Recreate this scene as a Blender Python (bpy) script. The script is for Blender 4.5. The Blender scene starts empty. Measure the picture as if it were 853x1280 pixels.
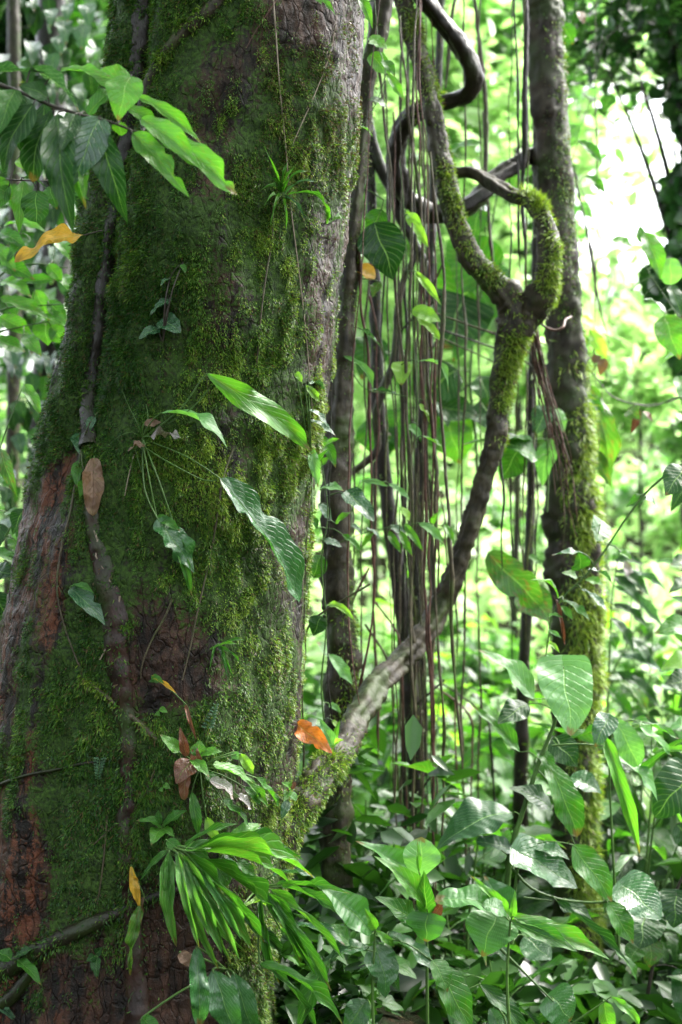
import bpy, math, random
import numpy as np
from mathutils import Vector, Matrix
from mathutils.bvhtree import BVHTree

random.seed(7)
ORD = 'first second third fourth fifth sixth seventh eighth ninth tenth eleventh twelfth thirteenth fourteenth fifteenth sixteenth seventeenth eighteenth nineteenth twentieth'.split()


def ordinal(i):
    """0 -> first, 20 -> twenty-first"""
    if i < 20:
        return ORD[i]
    t, u = divmod(i + 1, 10)
    if u == 0:
        return {3: 'thirtieth', 4: 'fortieth', 5: 'fiftieth', 6: 'sixtieth'}[t]
    return {2: 'twenty', 3: 'thirty', 4: 'forty', 5: 'fifty', 6: 'sixty'}[t] + '-' + ORD[u - 1]

RNG = np.random.default_rng(7)
sc = bpy.context.scene
COL = sc.collection

# ------------------------------------------------------------------ camera
CAMZ = 1.6
K = 0.72 / 1280.0            # metres per photo pixel per metre of distance


def W(px, py, Y):
    return Vector(((px - 426.5) * K * Y, Y, CAMZ - (py - 640.0) * K * Y))


cam_d = bpy.data.cameras.new("camera")
cam = bpy.data.objects.new("camera", cam_d)
COL.objects.link(cam)
cam.location = (0, 0, CAMZ)
cam.rotation_euler = (math.radians(90), 0, 0)
cam_d.sensor_fit = 'VERTICAL'
cam_d.sensor_height = 36.0
cam_d.lens = 50.0
cam_d.clip_start = 0.05
cam_d.clip_end = 600
cam_d.dof.use_dof = True
cam_d.dof.focus_distance = 3.15
cam_d.dof.aperture_fstop = 2.6
sc.camera = cam

# ------------------------------------------------------------------ world + sun
SUN_EL, SUN_AZ = 58.0, 58.0      # azimuth measured from +Y towards +X
world = bpy.data.worlds.new("World")
sc.world = world
world.use_nodes = True
wn = world.node_tree.nodes
wl = world.node_tree.links
sky = wn.new("ShaderNodeTexSky")
sky.sky_type = 'NISHITA'
sky.sun_disc = False
sky.sun_elevation = math.radians(SUN_EL)
sky.sun_rotation = math.radians(SUN_AZ)
sky.air_density = 1.0
sky.dust_density = 6.0
sky.ozone_density = 0.6
bg = wn["Background"]
bg.inputs[1].default_value = 0.15
hs = wn.new("ShaderNodeHueSaturation")       # overcast: a whiter sky than clear air gives
hs.inputs['Saturation'].default_value = 0.35
wl.new(sky.outputs[0], hs.inputs['Color'])
wl.new(hs.outputs[0], bg.inputs[0])

sd = bpy.data.lights.new("sun", 'SUN')
sd.energy = 1.8
sd.angle = math.radians(55)
sd.color = (1.0, 0.96, 0.9)
sun = bpy.data.objects.new("sun", sd)
COL.objects.link(sun)
e, a = math.radians(SUN_EL), math.radians(SUN_AZ)
sdir = Vector((math.sin(a) * math.cos(e), math.cos(a) * math.cos(e), math.sin(e)))
sun.rotation_euler = sdir.to_track_quat('Z', 'Y').to_euler()
sun.location = (3, 6, 12)

sc.view_settings.view_transform = 'Standard'
sc.view_settings.look = 'None'
sc.view_settings.exposure = 3.2
sc.view_settings.gamma = 1.0
sc.view_settings.use_curve_mapping = False
try:
    sc.cycles.use_denoising = True
    sc.cycles.max_bounces = 7
    sc.cycles.diffuse_bounces = 4
    sc.cycles.glossy_bounces = 3
    sc.cycles.sample_clamp_indirect = 6.0
except Exception:
    pass

# ------------------------------------------------------------------ numpy noise


def _hash(ix, iy, iz, seed):
    h = (ix.astype(np.int64) * 374761393 + iy.astype(np.int64) * 668265263
         + iz.astype(np.int64) * 2147483647 + seed * 1274126177) & 0xFFFFFFFF
    h = ((h ^ (h >> 13)) * 1274126177) & 0xFFFFFFFF
    h = ((h ^ (h >> 16)) * 2246822519) & 0xFFFFFFFF
    return ((h ^ (h >> 15)) & 0xFFFFFF) / float(0xFFFFFF)


def vnoise(p, seed=0):
    f = np.floor(p)
    t = p - f
    t = t * t * (3 - 2 * t)
    ix, iy, iz = f[:, 0].astype(np.int64), f[:, 1].astype(np.int64), f[:, 2].astype(np.int64)
    r = 0
    for dx in (0, 1):
        wx = t[:, 0] if dx else 1 - t[:, 0]
        for dy in (0, 1):
            wy = t[:, 1] if dy else 1 - t[:, 1]
            for dz in (0, 1):
                wz = t[:, 2] if dz else 1 - t[:, 2]
                r = r + wx * wy * wz * _hash(ix + dx, iy + dy, iz + dz, seed)
    return r * 2 - 1


def fbm(p, octaves=3, seed=0):
    s, amp, tot = 0, 1.0, 0
    for k in range(octaves):
        s = s + amp * vnoise(p * (2.03 ** k), seed + k * 17)
        tot += amp
        amp *= 0.5
    return s / tot


def sstep(a, b, x):
    t = np.clip((x - a) / (b - a), 0, 1)
    return t * t * (3 - 2 * t)

# ------------------------------------------------------------------ object helpers


def thing(name, label, cat, loc=(0, 0, 0), group=None):
    o = bpy.data.objects.new(name, None)
    o.empty_display_size = 0.1
    COL.objects.link(o)
    o.location = loc
    o['label'] = label
    o['category'] = cat
    if group:
        o['group'] = group
    return o


def tag(o, label=None, cat=None, group=None, kind=None):
    if label:
        o['label'] = label
    if cat:
        o['category'] = cat
    if group:
        o['group'] = group
    if kind:
        o['kind'] = kind
    return o


def mesh_np(name, verts, faces, uv=None, col=None, smooth=True):
    """verts Nx3, faces MxK array (same K)"""
    me = bpy.data.meshes.new(name)
    verts = np.asarray(verts, dtype=np.float32)
    faces = np.asarray(faces, dtype=np.int32)
    nf, k = faces.shape
    me.vertices.add(len(verts))
    me.vertices.foreach_set('co', verts.ravel())
    me.loops.add(nf * k)
    me.loops.foreach_set('vertex_index', faces.ravel())
    me.polygons.add(nf)
    me.polygons.foreach_set('loop_start', np.arange(nf, dtype=np.int32) * k)
    if smooth:
        me.polygons.foreach_set('use_smooth', np.ones(nf, dtype=bool))
    if uv is not None:
        l = me.uv_layers.new(name='UVMap')
        l.data.foreach_set('uv', np.asarray(uv, dtype=np.float32)[faces.ravel()].ravel())
    if col is not None:
        c = me.color_attributes.new('tint', 'FLOAT_COLOR', 'POINT')
        cc = np.ones((len(verts), 4), dtype=np.float32)
        cc[:, :3] = col
        c.data.foreach_set('color', cc.ravel())
    me.update(calc_edges=True)
    me.validate()
    return me


def put(name, me, mat, parent=None, mw=None):
    """link a mesh given in WORLD coordinates (mw None) or with a world matrix"""
    o = bpy.data.objects.new(name, me)
    if mat and not me.materials:
        me.materials.append(mat)
    COL.objects.link(o)
    if parent is not None:
        o.parent = parent
        off = Matrix.Translation(-Vector(parent.location))
        o.matrix_basis = off @ (mw if mw is not None else Matrix.Identity(4))
    elif mw is not None:
        o.matrix_basis = mw
    return o


def put_local(name, me, mat, parent):
    """link a mesh given in world coordinates, rebased onto the parent's origin"""
    me.transform(Matrix.Translation(-Vector(parent.location)))
    o = bpy.data.objects.new(name, me)
    if mat and not me.materials:
        me.materials.append(mat)
    COL.objects.link(o)
    o.parent = parent
    return o


def solo(name, me, mat, loc, label, cat, group=None):
    """a top-level thing that is one mesh; world coordinates rebased to loc"""
    me.transform(Matrix.Translation(-Vector(loc)))
    o = bpy.data.objects.new(name, me)
    me.materials.append(mat)
    COL.objects.link(o)
    o.location = loc
    return tag(o, label, cat, group)

# ------------------------------------------------------------------ materials


class NT:
    def __init__(s, name):
        s.m = bpy.data.materials.new(name)
        s.m.use_nodes = True
        s.t = s.m.node_tree
        s.t.nodes.clear()
        s.out = s.n('ShaderNodeOutputMaterial')

    def n(s, typ, **kw):
        nd = s.t.nodes.new(typ)
        for k, v in kw.items():
            if k.startswith('i_'):
                nd.inputs[k[2:].replace('_', ' ')].default_value = v
            else:
                setattr(nd, k, v)
        return nd

    def l(s, a, b):
        s.t.links.new(a, b)

    def val(s, sock, v):
        if isinstance(v, (int, float)):
            sock.default_value = v
        elif isinstance(v, (tuple, list)):
            sock.default_value = v if len(v) == 4 else (*v, 1)
        else:
            s.l(v, sock)

    def math(s, op, a, b=0.0, c=0.0, clamp=False):
        nd = s.n('ShaderNodeMath', operation=op)
        nd.use_clamp = clamp
        s.val(nd.inputs[0], a)
        s.val(nd.inputs[1], b)
        s.val(nd.inputs[2], c)
        return nd.outputs[0]

    def mix(s, f, a, b, typ='MIX'):
        nd = s.n('ShaderNodeMixRGB', blend_type=typ)
        s.val(nd.inputs[0], f)
        s.val(nd.inputs[1], a)
        s.val(nd.inputs[2], b)
        return nd.outputs[0]

    def noise(s, vec, scale, detail=3, rough=0.55):
        nd = s.n('ShaderNodeTexNoise')
        nd.inputs['Scale'].default_value = scale
        nd.inputs['Detail'].default_value = detail
        nd.inputs['Roughness'].default_value = rough
        if vec is not None:
            s.l(vec, nd.inputs['Vector'])
        return nd.outputs['Fac']

    def ramp(s, f, stops):
        nd = s.n('ShaderNodeValToRGB')
        el = nd.color_ramp.elements
        while len(el) < len(stops):
            el.new(0.5)
        for e_, (p, c) in zip(el, stops):
            e_.position = p
            e_.color = (*c, 1) if len(c) == 3 else c
        s.l(f, nd.inputs[0])
        return nd.outputs[0]


def leaf_mat(name, c1, c2, rough=0.32, trans=0.35, tcol=None, vein=(0.25, 0.45, 0.12), veinf=0.35,
             nv=9.0, slant=0.55, stripes=False, spots=None, spotf=0.6, spec=0.5, island=False, tk=(2.2, 2.4, 1.0)):
    t = NT(name)
    oi = t.n('ShaderNodeObjectInfo')
    geo = t.n('ShaderNodeNewGeometry')
    tc = t.n('ShaderNodeTexCoord')
    rnd = geo.outputs['Random Per Island'] if island else oi.outputs['Random']
    col = t.mix(rnd, c1, c2)
    bump_h = None
    if not island:
        sep = t.n('ShaderNodeSeparateXYZ')
        t.l(tc.outputs['UV'], sep.inputs[0])
        u = t.math('ABSOLUTE', t.math('SUBTRACT', sep.outputs[0], 0.5))
        v = sep.outputs[1]
        mid = t.math('SUBTRACT', 1.0, t.math('DIVIDE', u, 0.022), clamp=True)
        if stripes:
            fr = t.math('FRACT', t.math('MULTIPLY', u, nv))
            sv = t.math('SUBTRACT', 1.0, t.math('MULTIPLY', t.math('ABSOLUTE', t.math('SUBTRACT', fr, 0.5)), 5.0), clamp=True)
        else:
            q = t.math('MULTIPLY', t.math('SUBTRACT', v, t.math('MULTIPLY', u, slant)), nv)
            fr = t.math('FRACT', q)
            sv = t.math('SUBTRACT', 1.0, t.math('MULTIPLY', t.math('ABSOLUTE', t.math('SUBTRACT', fr, 0.5)), 9.0), clamp=True)
        nz = t.noise(tc.outputs['UV'], 5.0, 4)
        col = t.mix(t.math('MULTIPLY', t.ramp(nz, [(0.35, (0, 0, 0)), (0.7, (1, 1, 1))]), 0.45), col, t.mix(0.5, col, (0.01, 0.03, 0.005, 1)))
        if spots:
            sp = t.noise(tc.outputs['Object'], 9.0, 4, 0.7)
            spm = t.ramp(sp, [(0.52, (0, 0, 0)), (0.6, (1, 1, 1))])
            col = t.mix(t.math('MULTIPLY', spm, spotf), col, spots)
        col = t.mix(t.math('MULTIPLY', sv, veinf * 0.45), col, vein)
        col = t.mix(t.math('MULTIPLY', mid, veinf * 1.6), col, vein)
        tipn = t.math('ADD', v, t.math('MULTIPLY', t.math('SUBTRACT', nz, 0.5), 0.35))
        tipm = t.math('MULTIPLY', t.ramp(tipn, [(0.90, (0, 0, 0)), (0.95, (1, 1, 1))]), t.math('GREATER_THAN', oi.outputs['Random'], 0.55))
        col = t.mix(t.math('MULTIPLY', tipm, 0.85), col, (0.11, 0.07, 0.02, 1))
        bump_h = t.math('ADD', t.math('MULTIPLY', sv, -1.0), t.math('MULTIPLY', mid, -1.2))
        bump_h = t.math('ADD', bump_h, t.math('MULTIPLY', t.noise(tc.outputs['UV'], 9.0, 3), 1.6))
    p = t.n('ShaderNodeBsdfPrincipled')
    t.val(p.inputs['Base Color'], col)
    rr = t.noise(tc.outputs['Object'], 14.0, 2)
    t.val(p.inputs['Roughness'], t.math('ADD', t.math('MULTIPLY', rr, 0.22), rough - 0.11, clamp=True))
    p.inputs['Specular IOR Level'].default_value = spec
    if bump_h is not None:
        b = t.n('ShaderNodeBump')
        b.inputs['Strength'].default_value = 0.6
        b.inputs['Distance'].default_value = 0.002
        t.l(bump_h, b.inputs['Height'])
        t.l(b.outputs[0], p.inputs['Normal'])
    tr = t.n('ShaderNodeBsdfTranslucent')
    if tcol is None:
        tcm = t.mix(1.0, col, (*tk, 1), 'MULTIPLY')
    else:
        tcm = t.mix(0.5, col, tcol)
    t.val(tr.inputs[0], tcm)
    mx = t.n('ShaderNodeMixShader')
    mx.inputs[0].default_value = trans
    t.l(p.outputs[0], mx.inputs[1])
    t.l(tr.outputs[0], mx.inputs[2])
    t.l(mx.outputs[0], t.out.inputs[0])
    return t.m


def bark_mat(name, dark, light, patch=None, scale=30.0, rough=0.55, stretch=0.6, bump=0.8, wet=0.25, patchlim=(0.5, 0.62)):
    t = NT(name)
    tc = t.n('ShaderNodeTexCoord')
    mp = t.n('ShaderNodeMapping')
    mp.inputs['Scale'].default_value = (1, 1, stretch)
    t.l(tc.outputs['Object'], mp.inputs[0])
    n1 = t.noise(mp.outputs[0], scale, 6, 0.65)
    n2 = t.noise(tc.outputs['Object'], scale * 0.18, 4, 0.6)
    col = t.mix(t.ramp(n1, [(0.3, (0, 0, 0)), (0.72, (1, 1, 1))]), dark, light)
    if patch:
        col = t.mix(t.ramp(n2, [(patchlim[0], (0, 0, 0)), (patchlim[1], (1, 1, 1))]), col, patch)
    p = t.n('ShaderNodeBsdfPrincipled')
    t.val(p.inputs['Base Color'], col)
    p.inputs['Roughness'].default_value = rough
    p.inputs['Specular IOR Level'].default_value = wet
    b = t.n('ShaderNodeBump')
    b.inputs['Strength'].default_value = bump
    b.inputs['Distance'].default_value = 0.006
    t.l(n1, b.inputs['Height'])
    t.l(b.outputs[0], p.inputs['Normal'])
    t.l(p.outputs[0], t.out.inputs[0])
    return t.m


def tint_mat(name, rough=0.45, trans=0.2, spec=0.5):
    t = NT(name)
    at = t.n('ShaderNodeAttribute', attribute_name='tint')
    geo = t.n('ShaderNodeNewGeometry')
    col = at.outputs['Color']
    p = t.n('ShaderNodeBsdfPrincipled')
    t.val(p.inputs['Base Color'], col)
    p.inputs['Roughness'].default_value = rough
    p.inputs['Specular IOR Level'].default_value = spec
    tr = t.n('ShaderNodeBsdfTranslucent')
    t.val(tr.inputs[0], t.mix(1.0, col, (1.8, 2.0, 1.0, 1), 'MULTIPLY'))
    mx = t.n('ShaderNodeMixShader')
    mx.inputs[0].default_value = trans
    t.l(p.outputs[0], mx.inputs[1])
    t.l(tr.outputs[0], mx.inputs[2])
    t.l(mx.outputs[0], t.out.inputs[0])
    return t.m


def trunk_mat():
    t = NT('mossy_red_bark')
    at = t.n('ShaderNodeAttribute', attribute_name='tint')
    sep = t.n('ShaderNodeSeparateColor')
    t.l(at.outputs['Color'], sep.inputs[0])
    tc = t.n('ShaderNodeTexCoord')
    O = tc.outputs['Object']
    mp = t.n('ShaderNodeMapping')
    mp.inputs['Scale'].default_value = (1, 1, 0.3)
    t.l(O, mp.inputs[0])
    n1 = t.noise(mp.outputs[0], 26, 7, 0.68)
    n2 = t.noise(O, 120, 5, 0.7)
    n3 = t.noise(O, 9, 5, 0.6)
    bark = t.mix(t.ramp(n1, [(0.42, (0, 0, 0)), (0.62, (1, 1, 1))]), (0.006, 0.004, 0.003, 1), (0.05, 0.022, 0.013, 1))
    red = t.mix(n2, (0.045, 0.016, 0.009, 1), (0.14, 0.046, 0.022, 1))
    redm = t.math('MULTIPLY', sep.outputs[1], t.ramp(t.math('ADD', n1, t.math('MULTIPLY', t.math('SUBTRACT', n2, 0.5), 0.5)), [(0.49, (0, 0, 0)), (0.53, (1, 1, 1))]))
    bark = t.mix(redm, bark, red)
    mp2 = t.n('ShaderNodeMapping')
    mp2.inputs['Scale'].default_value = (1, 1, 0.42)
    wv = t.n('ShaderNodeMixRGB', blend_type='ADD')
    wv.inputs[0].default_value = 0.03
    t.l(O, wv.inputs[1])
    wn_ = t.n('ShaderNodeTexNoise')
    wn_.inputs['Scale'].default_value = 22
    t.l(O, wn_.inputs['Vector'])
    t.l(wn_.outputs['Color'], wv.inputs[2])
    t.l(wv.outputs[0], mp2.inputs[0])
    vo = t.n('ShaderNodeTexVoronoi', feature='DISTANCE_TO_EDGE')
    vo.inputs['Scale'].default_value = 42
    t.l(mp2.outputs[0], vo.inputs['Vector'])
    crack = t.ramp(vo.outputs['Distance'], [(0.0, (0, 0, 0)), (0.09, (1, 1, 1))])
    bark = t.mix(crack, t.mix(0.5, bark, (0.003, 0.002, 0.0015, 1)), bark)
    lich = t.ramp(n3, [(0.6, (0, 0, 0)), (0.72, (1, 1, 1))])
    bark = t.mix(t.math('MULTIPLY', lich, 0.3), bark, (0.11, 0.07, 0.05, 1))
    moss = t.mix(t.ramp(n2, [(0.35, (0, 0, 0)), (0.7, (1, 1, 1))]), (0.003, 0.010, 0.002, 1), (0.045, 0.095, 0.010, 1))
    mm = t.math('ADD', sep.outputs[0], t.math('MULTIPLY', t.math('SUBTRACT', n2, 0.5), 1.3))
    mm = t.math('ADD', mm, t.math('MULTIPLY', t.math('SUBTRACT', n1, 0.5), 0.9))
    mm = t.ramp(mm, [(0.33, (0, 0, 0)), (0.47, (1, 1, 1))])
    col = t.mix(mm, bark, moss)
    p = t.n('ShaderNodeBsdfPrincipled')
    t.val(p.inputs['Base Color'], col)
    t.val(p.inputs['Roughness'], t.mix(mm, (0.42, 0.42, 0.42, 1), (0.7, 0.7, 0.7, 1)))
    p.inputs['Specular IOR Level'].default_value = 0.22
    b = t.n('ShaderNodeBump')
    b.inputs['Strength'].default_value = 1.0
    b.inputs['Distance'].default_value = 0.006
    t.l(t.math('ADD', t.math('ADD', n2, t.math('MULTIPLY', crack, 0.5)), t.math('MULTIPLY', n1, 1.4)), b.inputs['Height'])
    t.l(b.outputs[0], p.inputs['Normal'])
    t.l(p.outputs[0], t.out.inputs[0])
    return t.m


def soil_mat():
    t = NT('leaf_litter_soil')
    tc = t.n('ShaderNodeTexCoord')
    n1 = t.noise(tc.outputs['Object'], 7, 6, 0.7)
    n2 = t.noise(tc.outputs['Object'], 40, 5, 0.7)
    c = t.mix(t.ramp(n1, [(0.4, (0, 0, 0)), (0.62, (1, 1, 1))]), (0.012, 0.008, 0.005, 1), (0.012, 0.026, 0.006, 1))
    c = t.mix(t.ramp(n2, [(0.5, (0, 0, 0)), (0.7, (1, 1, 1))]), c, (0.05, 0.03, 0.015, 1))
    p = t.n('ShaderNodeBsdfPrincipled')
    t.val(p.inputs['Base Color'], c)
    p.inputs['Roughness'].default_value = 0.9
    p.inputs['Specular IOR Level'].default_value = 0.1
    b = t.n('ShaderNodeBump')
    b.inputs['Distance'].default_value = 0.03
    t.l(n2, b.inputs['Height'])
    t.l(b.outputs[0], p.inputs['Normal'])
    t.l(p.outputs[0], t.out.inputs[0])
    return t.m


M = {
    'dark': leaf_mat('leaf_dark_green', (0.007, 0.038, 0.007, 1), (0.014, 0.06, 0.010, 1), 0.34, 0.18, spec=0.28),
    'mid': leaf_mat('leaf_mid_green', (0.018, 0.09, 0.008, 1), (0.034, 0.135, 0.013, 1), 0.36, 0.3, spec=0.34, spots=(0.06, 0.09, 0.015, 1), spotf=0.3),
    'bright': leaf_mat('leaf_bright_green', (0.042, 0.15, 0.012, 1), (0.065, 0.21, 0.02, 1), 0.36, 0.36, veinf=0.3, spots=(0.10, 0.12, 0.02, 1), spotf=0.35),
    'lime': leaf_mat('leaf_lime_green', (0.12, 0.27, 0.03, 1), (0.18, 0.34, 0.05, 1), 0.4, 0.42, veinf=0.25),
    'pale': leaf_mat('leaf_pale_green', (0.07, 0.20, 0.055, 1), (0.11, 0.26, 0.08, 1), 0.36, 0.32, veinf=0.4, spec=0.4),
    'glaucous': leaf_mat('leaf_blue_green_gloss', (0.02, 0.07, 0.03, 1), (0.035, 0.10, 0.045, 1), 0.26, 0.18, spec=0.6),
    'quilt': leaf_mat('leaf_quilted_green', (0.03, 0.12, 0.02, 1), (0.045, 0.16, 0.028, 1), 0.34, 0.3, nv=22, slant=1.0, veinf=0.3, spec=0.45),
    'quiltd': leaf_mat('leaf_quilted_dark', (0.014, 0.06, 0.02, 1), (0.02, 0.08, 0.024, 1), 0.33, 0.22, nv=16, slant=0.9, veinf=0.3, spec=0.45),
    'strap': leaf_mat('leaf_strap_striped', (0.05, 0.16, 0.03, 1), (0.07, 0.21, 0.03, 1), 0.33, 0.35, nv=7, stripes=True,
                      veinf=0.4, spots=(0.16, 0.13, 0.06, 1), spotf=0.35),
    'wet': leaf_mat('leaf_wet_corrugated', (0.022, 0.085, 0.024, 1), (0.03, 0.11, 0.03, 1), 0.25, 0.22, nv=11, slant=0.9, veinf=0.25, spec=0.6),
    'spotted': leaf_mat('leaf_spotted', (0.035, 0.11, 0.012, 1), (0.045, 0.13, 0.015, 1), 0.4, 0.35, spots=(0.09, 0.065, 0.02, 1), spotf=0.8),
    'silver': leaf_mat('leaf_silvery_brown', (0.16, 0.13, 0.13, 1), (0.2, 0.17, 0.17, 1), 0.25, 0.1, veinf=0.6, vein=(0.6, 0.6, 0.6), spec=0.8),
    'yellow': leaf_mat('leaf_yellow', (0.48, 0.27, 0.02, 1), (0.55, 0.32, 0.03, 1), 0.45, 0.35, tcol=(0.9, 0.5, 0.05, 1), spots=(0.12, 0.16, 0.02, 1), spotf=0.5),
    'orange': leaf_mat('leaf_orange', (0.45, 0.12, 0.012, 1), (0.5, 0.15, 0.015, 1), 0.45, 0.35, tcol=(0.6, 0.2, 0.02, 1), spots=(0.12, 0.04, 0.01, 1), spotf=0.6),
    'brown': leaf_mat('leaf_dead_brown', (0.10, 0.055, 0.035, 1), (0.15, 0.08, 0.045, 1), 0.5, 0.15, vein=(0.05, 0.03, 0.02)),
    'rust': leaf_mat('leaf_rust', (0.11, 0.035, 0.018, 1), (0.15, 0.055, 0.025, 1), 0.35, 0.15, tcol=(0.2, 0.06, 0.02, 1)),
    'trunk': trunk_mat(),
    'moss': tint_mat('moss_shoots', 0.42, 0.25, 0.28),
    'liana': bark_mat('grey_brown_vine_bark', (0.006, 0.005, 0.003, 1), (0.05, 0.041, 0.022, 1), (0.028, 0.045, 0.008, 1), 40, 0.5, bump=1.0),
    'lianad': bark_mat('dark_vine_bark', (0.004, 0.0035, 0.003, 1), (0.024, 0.018, 0.013, 1), (0.014, 0.022, 0.005, 1), 36, 0.35, bump=1.0),
    'rtree': bark_mat('pale_mottled_bark', (0.005, 0.004, 0.003, 1), (0.055, 0.042, 0.03, 1), (0.022, 0.034, 0.007, 1), 22, 0.55, patchlim=(0.44, 0.56)),
    'root': bark_mat('aerial_root_bark', (0.018, 0.014, 0.008, 1), (0.095, 0.078, 0.045, 1), (0.045, 0.06, 0.015, 1), 60, 0.45),
    'mossroot': bark_mat('mossy_root_bark', (0.02, 0.022, 0.006, 1), (0.10, 0.12, 0.03, 1), (0.03, 0.02, 0.012, 1), 60, 0.55),
    'redroot': bark_mat('red_root_bark', (0.03, 0.014, 0.010, 1), (0.13, 0.06, 0.045, 1), None, 60, 0.45),
    'darkred': bark_mat('dark_reddish_root_bark', (0.006, 0.004, 0.003, 1), (0.035, 0.015, 0.010, 1), (0.02, 0.035, 0.008, 1), 30, 0.4, bump=1.0),
    'paleroot': bark_mat('pale_root_bark', (0.12, 0.09, 0.06, 1), (0.28, 0.23, 0.18, 1), None, 60, 0.5),
    'twig': bark_mat('twig_bark', (0.015, 0.012, 0.009, 1), (0.05, 0.04, 0.03, 1), None, 60, 0.4),
    'stem': bark_mat('green_stem', (0.03, 0.07, 0.015, 1), (0.07, 0.14, 0.03, 1), None, 60, 0.4, bump=0.1),
    'soil': soil_mat(),
    'far_lime': leaf_mat('far_foliage_hazed_lime', (0.15, 0.28, 0.08, 1), (0.34, 0.46, 0.22, 1), 0.42, 0.42, island=True, spec=0.8, tk=(1.9, 2.1, 1.6)),  # base colour paled to stand in for haze over the far leaves
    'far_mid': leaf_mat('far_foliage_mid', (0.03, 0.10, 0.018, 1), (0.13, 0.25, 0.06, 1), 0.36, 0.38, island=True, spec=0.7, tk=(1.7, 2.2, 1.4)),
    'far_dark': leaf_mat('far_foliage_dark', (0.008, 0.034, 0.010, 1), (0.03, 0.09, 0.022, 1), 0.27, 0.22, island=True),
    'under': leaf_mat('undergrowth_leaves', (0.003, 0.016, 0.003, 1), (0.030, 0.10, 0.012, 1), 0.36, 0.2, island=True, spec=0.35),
}

# ------------------------------------------------------------------ curve / tube helpers


def catmull(pts, rad, step=0.02):
    P = np.array([tuple(p) for p in pts], dtype=float)
    R = np.array(rad, dtype=float)
    if len(P) == 2:
        P = np.array([P[0], (P[0] + P[1]) / 2, P[1]])
        R = np.array([R[0], (R[0] + R[1]) / 2, R[1]])
    Pe = np.vstack([2 * P[0] - P[1], P, 2 * P[-1] - P[-2]])
    Re = np.concatenate([[R[0]], R, [R[-1]]])
    out, ro = [], []
    for i in range(1, len(Pe) - 2):
        seg = np.linalg.norm(Pe[i + 1] - Pe[i])
        n = max(2, int(seg / step))
        t = np.arange(n)[:, None] / n
        p0, p1, p2, p3 = Pe[i - 1], Pe[i], Pe[i + 1], Pe[i + 2]
        out.append(0.5 * ((2 * p1) + (-p0 + p2) * t + (2 * p0 - 5 * p1 + 4 * p2 - p3) * t ** 2 + (-p0 + 3 * p1 - 3 * p2 + p3) * t ** 3))
        tt = t[:, 0]
        ro.append(Re[i] * (1 - tt) + Re[i + 1] * tt)
    out.append(Pe[-2][None])
    ro.append([Re[-2]])
    return np.vstack(out), np.concatenate(ro)


def frames(C):
    T = np.gradient(C, axis=0)
    T /= np.linalg.norm(T, axis=1)[:, None] + 1e-9
    ref = np.array([0, 1.0, 0]) if abs(T[0][1]) < 0.8 else np.array([1.0, 0, 0])
    N = np.zeros_like(T)
    n = ref - T[0] * ref.dot(T[0])
    for i in range(len(T)):
        n = n - T[i] * n.dot(T[i])
        n /= np.linalg.norm(n) + 1e-9
        N[i] = n
    B = np.cross(T, N)
    return T, N, B


def tube_np(C, R, sides=8, amp=0.0, freq=30.0, seed=0, twist=0.0, lobes=0.0):
    T, N, B = frames(C)
    n = len(C)
    a = np.linspace(0, 2 * np.pi, sides, endpoint=False)
    s = np.concatenate([[0], np.cumsum(np.linalg.norm(np.diff(C, axis=0), axis=1))])
    aa = a[None, :] + twist * s[:, None]
    d = np.cos(aa)[..., None] * N[:, None] + np.sin(aa)[..., None] * B[:, None]
    rr = R[:, None] * np.ones((1, sides))
    if lobes:
        rr = rr * (1 + lobes * np.sin(3 * a)[None, :] + 0.6 * lobes * np.sin(5 * a + 1)[None, :])
    V = C[:, None] + d * rr[..., None]
    if amp:
        rg = vnoise(np.stack([np.cos(a)[None, :] * 2.6 + 0 * aa, np.sin(a)[None, :] * 2.6 + 0 * aa, (s[:, None] * 3.0) + 0 * aa], -1).reshape(-1, 3), seed + 3).reshape(n, sides)
        f2 = fbm(V.reshape(-1, 3) * freq * 4.5, 2, seed + 9).reshape(n, sides)
        V = V + d * ((rg * 0.6 + f2 * 0.45) * amp * R[:, None])[..., None]
        f = fbm((V * [1, 1, 0.8]).reshape(-1, 3) * freq, 3, seed).reshape(n, sides)
        V = V + d * (f * amp * R[:, None])[..., None]
    V = V.reshape(-1, 3)
    i = np.arange(n - 1)[:, None] * sides
    j = np.arange(sides)[None, :]
    j2 = (j + 1) % sides
    F = np.stack([i + j, i + j2, i + sides + j2, i + sides + j], -1).reshape(-1, 4)
    return V, F


def join(parts):
    vs, fs, o = [], [], 0
    for v, f in parts:
        vs.append(v)
        fs.append(f + o)
        o += len(v)
    return np.vstack(vs), np.vstack(fs)


def tube_mesh(name, pts, rad, sides=8, step=0.02, amp=0.0, freq=30, seed=0, twist=0, lobes=0):
    C, R = catmull(pts, rad, step)
    V, F = tube_np(C, R, sides, amp, freq, seed, twist, lobes)
    return mesh_np(name, V, F)

# ------------------------------------------------------------------ moss shoots (one mesh of tiny blades)


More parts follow.
